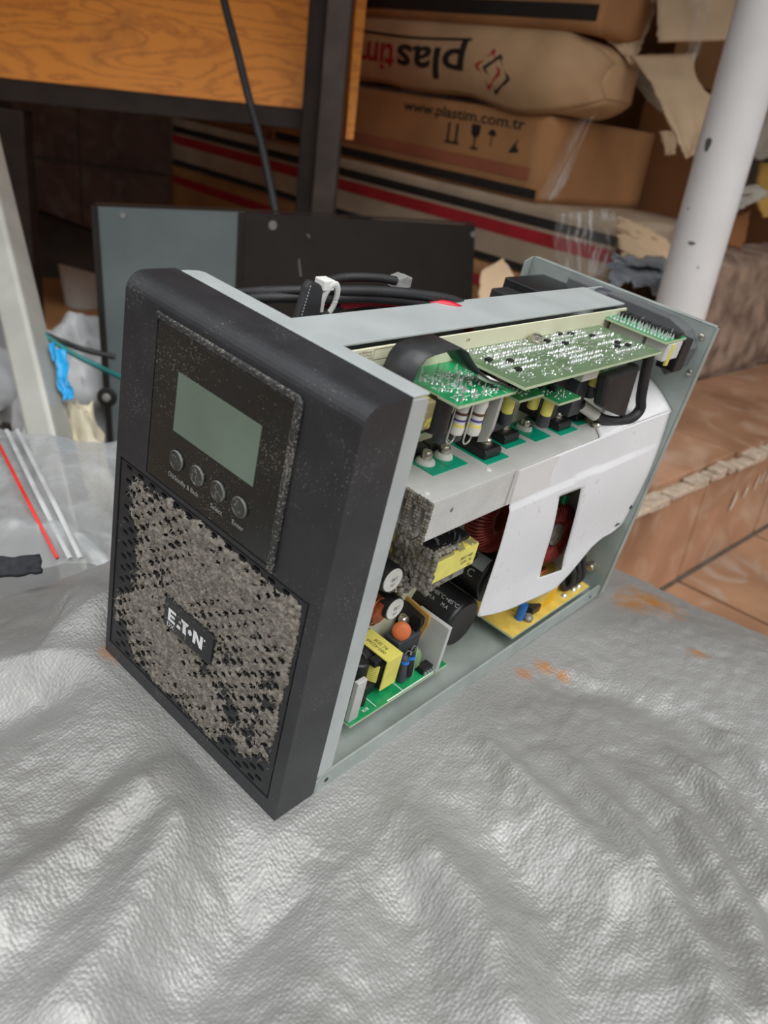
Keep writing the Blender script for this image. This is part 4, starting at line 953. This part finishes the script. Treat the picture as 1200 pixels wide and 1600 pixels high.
def carton(name, s0, s1, z0, z1, dep, m, front=None, amp=.003, nu=24, nv=10, zmap=None):
    front = front or (lambda s, z: 0.); zmap = zmap or (lambda s, z: z)
    f = lambda s, z: fpt(s, zmap(s, z), front(s, z) + amp*noise.noise(Vector((s*9, z*11, s0*3))))
    mb = MB(); cl = empty(name, tuple(fpt((s0+s1)/2, z0, dep/2)*V(1,1,0)+V(0,0,fpt((s0+s1)/2, z0)[2])))
    o_ = V(*cl.location)
    def wall(fn, nm, a_, b_): MB().grid(lambda u, v: fn(u, v) - o_, a_, b_).build(nm, m, cl, smooth=60, solid=.004)
    L_ = lambda a, b, t: a + (b-a)*t
    wall(lambda u, v: f(L_(s0,s1,u), L_(z0,z1,v)), 'front_panel', nu, nv)
    wall(lambda u, v: f(s1, L_(z0,z1,v))*(1-u) + fpt(s1, zmap(s1, L_(z0,z1,v)), dep)*u, 'side_panel', 8, nv)
    wall(lambda u, v: f(s0, L_(z0,z1,v))*(1-u) + fpt(s0, zmap(s0, L_(z0,z1,v)), dep)*u, 'side_panel', 4, nv)
    wall(lambda u, v: f(L_(s0,s1,u), z1)*(1-v) + fpt(L_(s0,s1,u), zmap(L_(s0,s1,u), z1), dep)*v, 'flap', nu, 4)
    wall(lambda u, v: f(L_(s0,s1,u), z0)*(1-v) + fpt(L_(s0,s1,u), zmap(L_(s0,s1,u), z0), dep)*v, 'flap', nu, 4)
    wall(lambda u, v: fpt(L_(s0,s1,u), zmap(L_(s0,s1,u), L_(z0,z1,v)), dep), 'back_panel', nu, 2)
    def P(s, z): 
        p = f(s, z); return p - NN*.0032 - o_
    return cl, P
def stripe(cl, P, m, s0, s1, z0, z1, nm='printed_stripe'): MB().grid(lambda u, v: P(s0+(s1-s0)*u, z0+(z1-z0)*v), 30, 1).build(nm, m, cl)
ct, P = carton('cardboard_box', -.02, .60, .757, .93, .14, m_card); tag(ct, 'brown cardboard box with black and red stripes on top of the stack', 'box')
stripe(ct, P, m_pblack, 0, .60, .772, .796); stripe(ct, P, m_pred, .40, .60, .806, .84)
# sagging carton with the printed name upside down
def sag(s, z):
    k = (z-.69)/.065; r = max(0, (s-.50)/.11)
    return -.030*(1-k*k)*(.5+.5*min(1,max(0,(s+.1)/.5))) - .004 + .07*r**3
def droop(s, z):
    k = (z-.634)/.118; lo = .637 - .013*math.exp(-((s-.46)/.09)**2) + .003*math.sin(s*22); hi = .752
    if s > .54: q = min(1., (s-.54)/.078); c_ = .682; w_ = math.sqrt(max(0., 1-q*q)); lo = c_ + (lo-c_)*w_; hi = c_ + (hi-c_)*(.12+.88*w_)
    return lo + (hi-lo)*k
cm, P = carton('cardboard_box', -.10, .610, .634, .752, .14, m_card2, sag, zmap=droop, nu=48, nv=14); tag(cm, 'crushed bulging cardboard box with upside down black and red name', 'box')
t = MB(); put_text(t, 'plas', lambda u, v: P(.344-u, .708-v), .052, .190, .02, True); t.build('lettering', m_pblack, cm)
t = MB(); put_text(t, 'tim', lambda u, v: P(.148-u, .706-v), .052, .115, .02, True); t.build('lettering', m_pred, cm)
def outline(cl, P, pts, w, m, nm='printed_emblem'):
    c = sum(V(*p) for p in pts)/len(pts); n = len(pts)
    inn = [c + (V(*p)-c)*(1-w) for p in pts]; mb = MB()
    mb.add([P(*p) for p in pts] + [P(*p) for p in inn], [(k,(k+1)%n,n+(k+1)%n,n+k) for k in range(n)]); mb.build(nm, m, cl)
outline(cm, P, [(.374,.687),(.414,.719),(.440,.685),(.412,.653)], .24, m_pred); outline(cm, P, [(.395,.687),(.432,.713),(.463,.678),(.428,.650)], .24, m_pblack)
MB().tube([P(.02+i*.033, .727 - .004*math.sin(i*.33)) for i in range(11)], .0022, 5).build('printed_line', m_pblack, cm)
c2_, P = carton('cardboard_box', -.30, .545, .478, .622, .36, m_card); tag(c2_, 'cardboard box printed with a web address and handling symbols', 'box')
t = MB(); put_text(t, 'www.plastim.com.tr', lambda u, v: P(.165+u, .594+v), .019, .325, .012, True); t.build('lettering', m_pblack, c2_)
stripe(c2_, P, m_pblack, -.28, .544, .482, .499); stripe(c2_, P, m_pfaint, -.10, .52, .512, .534)
def icon(*polys):
    ic = MB()
    for pl in polys: ic.add([P(*q) for q in pl], [tuple(range(len(pl)))])
    ic.build('printed_symbol', m_pblack, c2_)
icon([(.301,.553),(.307,.553),(.307,.586),(.301,.586)], [(.323,.553),(.329,.553),(.329,.586),(.323,.586)], [(.296,.549),(.334,.549),(.334,.553),(.296,.553)])
icon([(.362,.590),(.386,.590),(.384,.572),(.377,.567),(.371,.567),(.364,.572)], [(.372,.567),(.376,.567),(.376,.550),(.372,.550)], [(.364,.546),(.384,.546),(.384,.550),(.364,.550)])
icon([(.404,.576),(.428,.576),(.420,.586),(.412,.586)], [(.4148,.576),(.4172,.576),(.4172,.556),(.4148,.556)])
icon([(.462,.552),(.488,.556),(.478,.566),(.482,.580),(.474,.570),(.468,.562)])
c3_, P = carton('cardboard_box', -.80, .735, .352, .474, .34, m_cardg, nu=40); tag(c3_, 'long cardboard box with black and red bands wrapped in clear film', 'box')
stripe(c3_, P, m_pblack, -.78, .735, .438, .455); stripe(c3_, P, m_pred, -.78, .735, .408, .431); stripe(c3_, P, m_pblack, -.78, .55, .352, .366)
c4_, P = carton('cardboard_box', -.80, .70, .190, .346, .34, m_card, nu=40); tag(c4_, 'cardboard box low in the stack behind the dark metal cover', 'box')
stripe(c4_, P, m_pred, -.78, .68, .30, .322)
c5_, P = carton('cardboard_box', -.80, .66, .024, .184, .34, m_card, nu=30); tag(c5_, 'lowest cardboard box of the stack on the floor', 'box')
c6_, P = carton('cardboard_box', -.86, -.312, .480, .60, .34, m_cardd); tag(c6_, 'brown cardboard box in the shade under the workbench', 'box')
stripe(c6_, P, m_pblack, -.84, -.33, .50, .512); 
# pallet-like fill below: wooden plank under the boxes
pk = MB(); a_, b_, c__, d_ = fpt(-.82,.0), fpt(.68,.0), fpt(.68,.0,.34), fpt(-.82,.0,.34)
pk.slab(V(a_[0],a_[1],-.004), V(b_[0],b_[1],-.004), V(c__[0],c__[1],-.004), V(d_[0],d_[1],-.004), V(0,0,.006)); tag(pk.build('ground_board', m_cardd), 'brown board lying under the cardboard box stack', 'board')

# ---- torn cardboard
def ruled(name, Lp, Rp, m, n=20, th=.004, rag=.006, curl=.004, label=None, seed=0., parent=None, alongR=True):
    Lp = smoothp([at(*p) for p in Lp], 8); Rp = smoothp([at(*p) for p in Rp], 8)
    def samp(P_, t): k = t*(len(P_)-1); i = min(int(k), len(P_)-2); return P_[i]*(1-(k-i)) + P_[i+1]*(k-i)
    def fn(u, v):
        e = rag*noise.fractal(Vector((v*14, seed, 2.)), 1, 2, 3)*(1-u)*(1-u) - rag*noise.fractal(Vector((v*14, seed, 9.)), 1, 2, 3)*u*u
        l, r = samp(Lp, v), samp(Rp, v); d = r - l; d = d/(np.linalg.norm(d)+1e-9)
        p = l + (r-l)*u + d*e; dv_ = rag*noise.fractal(Vector((u*12, seed, 5.)), 1, 2, 3)*(v**6)
        p = p + V(0, 1, .2)*curl*noise.fractal(Vector((u*2.5, v*3, seed)), 1, 2, 2) + V(0,0,1)*dv_; return p
    o = MB().grid(fn, n, n).build(name, m, parent, smooth=50, solid=th)
    uvl = o.data.uv_layers.new(name='sheet')
    for lp in o.data.loops: uvl.data[lp.index].uv = ((lp.vertex_index % (n+1))/n, (lp.vertex_index//(n+1))/n)
    if label: tag(o, label, 'cardboard')
    return o
ruled('torn_cardboard', [(950,-30,1.42),(944,20,1.41),(930,46,1.40),(958,70,1.40),(984,98,1.40)], [(1026,-30,1.46),(1022,10,1.45),(1012,50,1.43),(1000,76,1.42),(990,100,1.405)], m_cardp, label='curled torn cardboard flap at the top right of the stack', seed=1, curl=.012)
ruled('torn_cardboard', [(985,88,1.40),(1010,120,1.38),(1035,170,1.36),(1060,222,1.34),(1070,247,1.33)], [(1086,82,1.40),(1087,120,1.38),(1110,158,1.36),(1103,205,1.34),(1088,240,1.33)], m_cardp, label='long pale tongue of torn cardboard hanging beside the white pole', seed=2, curl=.01)
ruled('torn_cardboard', [(950,62,1.50),(955,100,1.49),(985,125,1.48),(1010,150,1.47)], [(990,92,1.47),(1006,118,1.46),(1026,150,1.45),(1040,178,1.44)], m_cards, label='ragged grey cardboard layers behind the pale hanging tongue', seed=3, rag=.012, curl=.02)
for k, (dy, dd) in enumerate(((0,0),(-5,.006),(-11,.012),(-17,.018))):
    ruled('torn_cardboard', [(1026+k,-40,1.36+dd),(1028+k*1.5,66+dy,1.36+dd)], [(1156,-40,1.37+dd),(1140,63+dy*.4,1.37+dd)], m_cardp, n=12, label=['front sheet of the pale corrugated stack beside the pole top','second sheet of the pale corrugated stack beside the pole top','third sheet of the pale corrugated stack beside the pole top','rear sheet of the pale corrugated stack beside the pole top'][k], seed=4+k, rag=.004)
ruled('torn_cardboard', [(966,338,1.36),(966,372,1.34),(972,408,1.33)], [(1004,352,1.36),(1052,388,1.35),(1046,413,1.34)], m_cardp, label='torn cardboard edge sticking out above the steel back plate', seed=8, rag=.014, curl=.02)
ruled('torn_cardboard', [(1030,205,1.50),(1036,225,1.5),(1040,243,1.5)], [(1052,205,1.5),(1056,225,1.5),(1054,242,1.5)], m_cardp, n=8, label='small rounded cardboard scrap left of the white pole', seed=9)
ruled('torn_cardboard', [(1122,296,1.42),(1126,340,1.41)], [(1180,290,1.42),(1200,305,1.41),(1160,326,1.4)], m_cards, n=12, label='grey bent cardboard corner right of the white pole', seed=10, curl=.02)
ruled('torn_cardboard', [(1178,160,1.6),(1166,245,1.6)], [(1240,150,1.6),(1240,250,1.6)], m_cards, n=12, label='grey cardboard sheet at the right edge behind the pole', seed=11, curl=.03)
ruled('torn_cardboard', [(1186,255,1.7),(1180,300,1.7),(1190,340,1.7)], [(1250,255,1.7),(1250,340,1.7)], mat('yellow_card', (206,164,84), .8, var=.1), n=10, label='yellow card at the right edge behind the pole', seed=12)
ruled('plastic_scrap', [(958,398,1.30),(950,440,1.26)], [(1036,402,1.32),(1040,446,1.28)], mat('grey_plastic_scrap', (130,134,140), .4, var=.35, nscale=30), n=20, th=.002, rag=.02, curl=.05, seed=31)
tag(bpy.data.objects['plastic_scrap'], 'crumpled grey plastic scrap between the back plate and the pole', 'plastic scrap')
# open carton and tall cartons further right
def upbox(name, px, py, depth, w, d_, z0, z1, yaw, m, label, open_=False):
    p = at(px, py, depth); o = empty(name, (p[0], p[1], z0)); o.rotation_euler = (0,0,yaw); t_ = .004
    MB().box(-w/2, w/2, 0, t_, 0, z1-z0).build('front_panel', m, o); MB().box(-w/2, w/2, d_-t_, d_, 0, z1-z0).build('back_panel', m, o)
    MB().box(-w/2, -w/2+t_, t_, d_-t_, 0, z1-z0).build('side_panel', m, o); MB().box(w/2-t_, w/2, t_, d_-t_, 0, z1-z0).build('side_panel', m, o); MB().box(-w/2, w/2, 0, d_, 0, t_).build('flap', m, o)
    if not open_: MB().box(-w/2, w/2, 0, d_, z1-z0-t_, z1-z0).build('flap', m, o)
    tag(o, label, 'box'); return o
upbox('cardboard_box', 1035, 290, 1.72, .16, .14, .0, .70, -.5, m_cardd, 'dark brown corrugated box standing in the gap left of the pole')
upbox('cardboard_box', 1100, 200, 1.90, .22, .2, .0, .93, -.35, m_card, 'tall cardboard box behind the white pole')
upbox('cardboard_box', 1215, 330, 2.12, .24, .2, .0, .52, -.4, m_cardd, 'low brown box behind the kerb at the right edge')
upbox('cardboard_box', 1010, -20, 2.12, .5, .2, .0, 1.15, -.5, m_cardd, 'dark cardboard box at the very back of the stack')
ruled('torn_cardboard', [(1142,338,1.45),(1136,385,1.44)], [(1172,330,1.46),(1160,388,1.45)], m_cardd, n=8, label='brown cardboard stub between the pole and the kerb', seed=14)

# ---- stretch film
def film_mat(name, base=.05, k=.75, c=(240,238,234), scale=45, rough=.08, bump=1.0, streak=False):
    m = bpy.data.materials.new(name); m.use_nodes = True; nt = m.node_tree; nt.nodes.clear(); L = nt.links.new
    o = nt.nodes.new('ShaderNodeOutputMaterial'); mx = nt.nodes.new('ShaderNodeMixShader'); tr_ = nt.nodes.new('ShaderNodeBsdfTransparent'); g = nt.nodes.new('ShaderNodeBsdfPrincipled')
    g.inputs['Base Color'].default_value = rgb(c); g.inputs['Roughness'].default_value = rough; g.inputs['Specular IOR Level'].default_value = .9
    t = nt.nodes.new('ShaderNodeTexCoord'); n = nt.nodes.new('ShaderNodeTexNoise'); n.inputs['Scale'].default_value = scale; n.inputs['Detail'].default_value = 5; n.inputs['Distortion'].default_value = 1.5
    bp_ = nt.nodes.new('ShaderNodeBump'); bp_.inputs['Strength'].default_value = bump; bp_.inputs['Distance'].default_value = .006
    r = nt.nodes.new('ShaderNodeMapRange'); r.inputs['From Min'].default_value = .48; r.inputs['From Max'].default_value = .80; r.inputs['To Min'].default_value = base; r.inputs['To Max'].default_value = k
    if streak:
        mp = nt.nodes.new('ShaderNodeMapping'); mp.inputs['Scale'].default_value = (9, 1.1, 1); L(t.outputs['UV'], mp.inputs[0]); L(mp.outputs[0], n.inputs['Vector']); n.inputs['Distortion'].default_value = .5; r.inputs['From Min'].default_value = .52; r.inputs['From Max'].default_value = .72
    else: L(t.outputs['Object'], n.inputs['Vector'])
    L(n.outputs['Fac'], bp_.inputs['Height']); L(bp_.outputs[0], g.inputs['Normal']); L(n.outputs['Fac'], r.inputs['Value']); L(r.outputs[0], mx.inputs[0]); L(tr_.outputs[0], mx.inputs[1]); L(g.outputs[0], mx.inputs[2]); L(mx.outputs[0], o.inputs[0]); return m
m_wrap = film_mat('stretch_film', .04, .6, scale=1.6, streak=True)
def film(Lp, Rp, label, seed):
    o = ruled('stretch_film', Lp, Rp, m_wrap, n=24, th=.0004, rag=.004, curl=.02, seed=seed); tag(o, label, 'plastic film'); return o
ruled('torn_cardboard', [(752,424,1.24),(742,490,1.22)], [(786,404,1.25),(806,440,1.25),(806,490,1.23)], m_cardp, n=10, label='pale cardboard scrap between the dark cover and the back plate', seed=17)
film([(912,160,1.47),(880,230,1.46),(838,312,1.44)], [(936,165,1.47),(905,240,1.46),(872,310,1.44)], 'clear stretch film pulled diagonally over the plain box side', 21)
film([(870,335,1.40),(865,380,1.39),(880,430,1.38)], [(962,325,1.40),(965,385,1.39),(945,432,1.38)], 'clear crinkled film around the end of the striped box', 22)
film([(1075,-10,1.345),(1080,40,1.345),(1070,92,1.345)], [(1115,-10,1.345),(1100,50,1.345),(1088,96,1.345)], 'clear film strip hanging by the pale corrugated sheets', 23)

# ---- white pole
m_paint = mat('white_gloss_paint', (226,226,226), .35, var=.04, nscale=14, coat=.2); m_chip = mat('paint_chip', (84,88,92), .7, var=.1)
pc = V(.405, 1.253, 0); pr_ = .0385
pole = MB().lathe((0,0,0), (0,0,1), [(0,pr_),(1.8,pr_)], 40).build('white_pole', m_paint, smooth=40); pole.location = (pc[0], pc[1], .181)
tag(pole, 'white painted steel pole with chipped spots standing on the tiled step', 'pole')
tocam = -pc[:2]/np.linalg.norm(pc[:2]); a0 = math.atan2(tocam[1], tocam[0])
for px, py, w, h_ in ((1108,226,.0095,.021),(1080,387,.010,.0055),(1076,330,.0025,.004),(1089,428,.002,.004)):
    q = at(px, py, 1.085); f_ = (py)/450.; ax_px = 1199 - 125*f_; th_ = math.asin(max(-1, min(1, (px-ax_px)/45.)))
    mb = MB(); zc = q[2] - .181
    mb.add([((pr_+.0005)*math.cos(a0+th_+ (w/2)*math.cos(t)*(1+.25*math.sin(3*t))/pr_), (pr_+.0005)*math.sin(a0+th_+(w/2)*math.cos(t)*(1+.25*math.sin(3*t))/pr_), zc+h_/2*math.sin(t)*(1+.2*math.cos(2*t))) for t in np.linspace(0, 2*math.pi, 14, endpoint=False)], [tuple(range(14))])
    mb.build('paint_chip', m_chip, pole)

# ---- left side: metal tube, zip bag, clutter
m_tube = mat('dull_aluminium_tube', (186,186,178), .45, .35, var=.08, nscale=20)
A_, B_ = at(80,690,.97), at(-14,290,1.08); dd = (B_-A_)/np.linalg.norm(B_-A_)
A2 = A_ + dd*((.004-A_[2])/dd[2]); B2 = A_ + dd*1.3
tb = MB().tube([A2, B2], .0285, 4).build('square_metal_tube', m_tube, bevel=.006, seg=3); tag(tb, 'dull silver square metal tube leaning at the left edge', 'metal tube')
m_bag = film_mat('clear_bag', .42, .85, (196,200,202), 14, .18, .5)
bagL = [V(*at(-60,668,.86)), V(*at(-60,760,.74)), V(*at(-60,840,.66)), V(*at(-60,905,.65))]; bagR = [V(*at(186,694,.84)), V(*at(190,770,.76)), V(*at(188,840,.68)), V(*at(180,885,.66))]
bz0 = (bagL[0]+bagR[-1])/2; bag = empty('zip_bag', (bz0[0], bz0[1], 0)); tag(bag, 'clear plastic zip bag with red closing line left of the power unit', 'bag')
ob_ = V(*bag.location)
def bagtop(u, v):
    k = v*3; i = min(int(k), 2); f_ = k-i
    p = (bagL[i]*(1-f_)+bagL[i+1]*f_)*(1-u) + (bagR[i]*(1-f_)+bagR[i+1]*f_)*u
    e = min(u, 1-u, v, 1-v)*2
    p = p + V(0,0,1)*(.018*math.sin(math.pi*min(1,max(0,e))*.5) + .007*noise.fractal(Vector((u*2.2, v*3, 3)), 1, 2, 2) + .002*(1-abs(noise.noise(Vector((u*6+v*3, v*4, 1))))*2))
    return p - ob_
MB().grid(bagtop, 60, 50).build('bag_film', m_bag, bag, smooth=80)
sk_ = MB()
def skirt(fn):
    def g(u, v):
        p = fn(u); q = V(p[0], p[1], -ob_[2]+.003); return p*(1-v) + (q*.94 + V(0,0,.0))*v
    sk_.grid(g, 40, 8)
skirt(lambda u: bagtop(u, 0)); skirt(lambda u: bagtop(1, u)); skirt(lambda u: bagtop(u, 1)); skirt(lambda u: bagtop(0, u))
sk_.build('bag_side', m_bag, bag, smooth=80)
def on_bag(px, py, off=.003):      # top point seen at a place
    best = None
    for i in range(61):
        for j in range(51):
            p = bagtop(i/60, j/50) + ob_; c = M.T @ (p-CAM); x, y = 600+FPX*c[0]/c[2], 800+FPX*c[1]/c[2]; d_ = (x-px)**2+(y-py)**2
            if best is None or d_ < best[0]: best = (d_, p)
    return best[1] - ob_ + V(0,-.002,off)
MB().tube(smoothp([on_bag(x, y, .007) for x, y in ((-6,685),(45,785),(95,885))]), .0016, 6).build('red_zip_line', mat('red_zip', (226,54,46), .4), bag, smooth=60)
for off in (17, 34): MB().tube(smoothp([on_bag(x+off, y-6, .006) for x, y in ((-6,685),(45,785),(95,885))]), .0022, 6, flat=.6).build('zip_ridge', mat('zip_ridge_white', (196,198,198), .25), bag, smooth=60)
st1 = ruled('woven_strap', [(-30,872,.585),(-30,905,.575)], [(62,868,.585),(66,893,.575)], mat('black_webbing', (40,42,46), .8, var=.3, nscale=200), n=10, th=.003, rag=.001, curl=.004); tag(st1, 'black webbing strap lying at the left edge on the bag', 'strap')
def crumple(name, px, py, depth, rx, ry, rz, m, label, cat, seed):
    p = at(px, py, depth); z0 = .002
    def fn(u, v):
        th_ = u*2*math.pi; ph = v*math.pi; d_ = V(math.cos(th_)*math.sin(ph), math.sin(th_)*math.sin(ph), math.cos(ph))
        k = 1 + .30*noise.fractal(Vector(d_*1.8 + V(seed,0,0)), 1, 2, 4) + .35*(.4-abs(noise.noise(Vector(d_*3.2 + V(0,seed,0))))); return V(d_[0]*rx*k, d_[1]*ry*k, max(0, rz + d_[2]*rz*k))
    o = MB().grid(fn, 40, 24).build(name, m, smooth=70); o.location = (p[0], p[1], z0); tag(o, label, cat); return o
m_poly = mat('white_polythene', (196,198,200), .35, var=.08, nscale=20, bump=.4, bscale=40)
crumple('crumpled_bag', 112, 640, 1.24, .08, .09, .115, m_poly, 'crumpled whitish plastic bag behind the silver tube', 'bag', 3.)
crumple('crumpled_bag', -60, 640, 1.30, .10, .08, .11, m_poly, 'crumpled grey white bag at the left edge beside the tube', 'bag', 8.)
crumple('crumpled_bag', 118, 668, 1.02, .035, .03, .095, mat('cream_foam', (214,206,180), .8, var=.1), 'small cream scrap on the whitish bag by the tube', 'scrap', 5.)
bs = ruled('blue_strip', [(76,538,1.0),(84,575,.99),(98,626,.98)], [(102,546,1.0),(106,585,.99),(116,621,.98)], mat('bright_blue_plastic', (30,160,222), .35, var=.08), n=14, th=.0015, rag=.002, curl=.012); tag(bs, 'bright blue plastic strip hanging beside the silver tube', 'plastic strip')
tag(MB().tube(smoothp([at(66,520,1.02), at(90,538,1.02), at(120,556,1.02), at(150,571,1.03), at(190,590,1.06)]), .0035, 8).build('teal_wire', mat('teal_plastic', (36,120,116), .4), smooth=60), 'teal green wire crossing beside the silver tube', 'wire')
tag(MB().tube(smoothp([at(70,522,1.06), at(100,535,1.07), at(130,546,1.07), at(180,558,1.09)]), .004, 8).build('black_wire', m_rubber, smooth=60), 'thin black wire above the teal wire', 'wire')
bt = MB(); z_ = .0
bt.add([V(*onz(x, y, .03)) for x, y in ((-140,425),(330,445),(330,640),(-120,660))] + [V(*onz(x, y, .0)) for x, y in ((-140,425),(330,445),(330,640),(-120,660))], [(0,3,2,1),(4,5,6,7),(0,1,5,4),(1,2,6,5),(2,3,7,6),(3,0,4,7)])
tag(bt.build('plywood_sheet', mat('tan_board', (186,134,86), .6, var=.12, nscale=8)), 'tan board lying on the floor under the workbench', 'board')
cp = onz(131,478,.03); cup = MB().lathe((0,0,0), (0,0,1), [(0,.045),(.13,.062),(.132,.060),(.004,.042)], 28).build('plastic_cup', clear_mat('cloudy_plastic', (210,206,200), .3, .8), smooth=50)
cup.location = (cp[0], cp[1], .031); tag(cup, 'cloudy plastic cup standing on the tan board', 'cup')
dk = MB().slab(at(20,318,2.0), at(165,372,1.9), at(165,432,1.85), at(20,392,1.95), V(.01,.03,.0)).build('shadow_plank', m_iron); tag(dk, 'dark plank standing in for the shadow under the workbench', 'plank')  # dark slab put in as the slanting shadow under the bench
for o_g in list(COL.objects):
    if o_g.parent is None and o_g.get('category') == 'box': o_g['group'] = 'cardboard boxes stacked in the background'
    if o_g.parent is None and o_g.get('category') == 'cardboard': o_g['group'] = 'torn cardboard pieces around the pole'
    if o_g.parent is None and o_g.name.startswith('stretch_film'): o_g['group'] = 'clear film on the box stack'
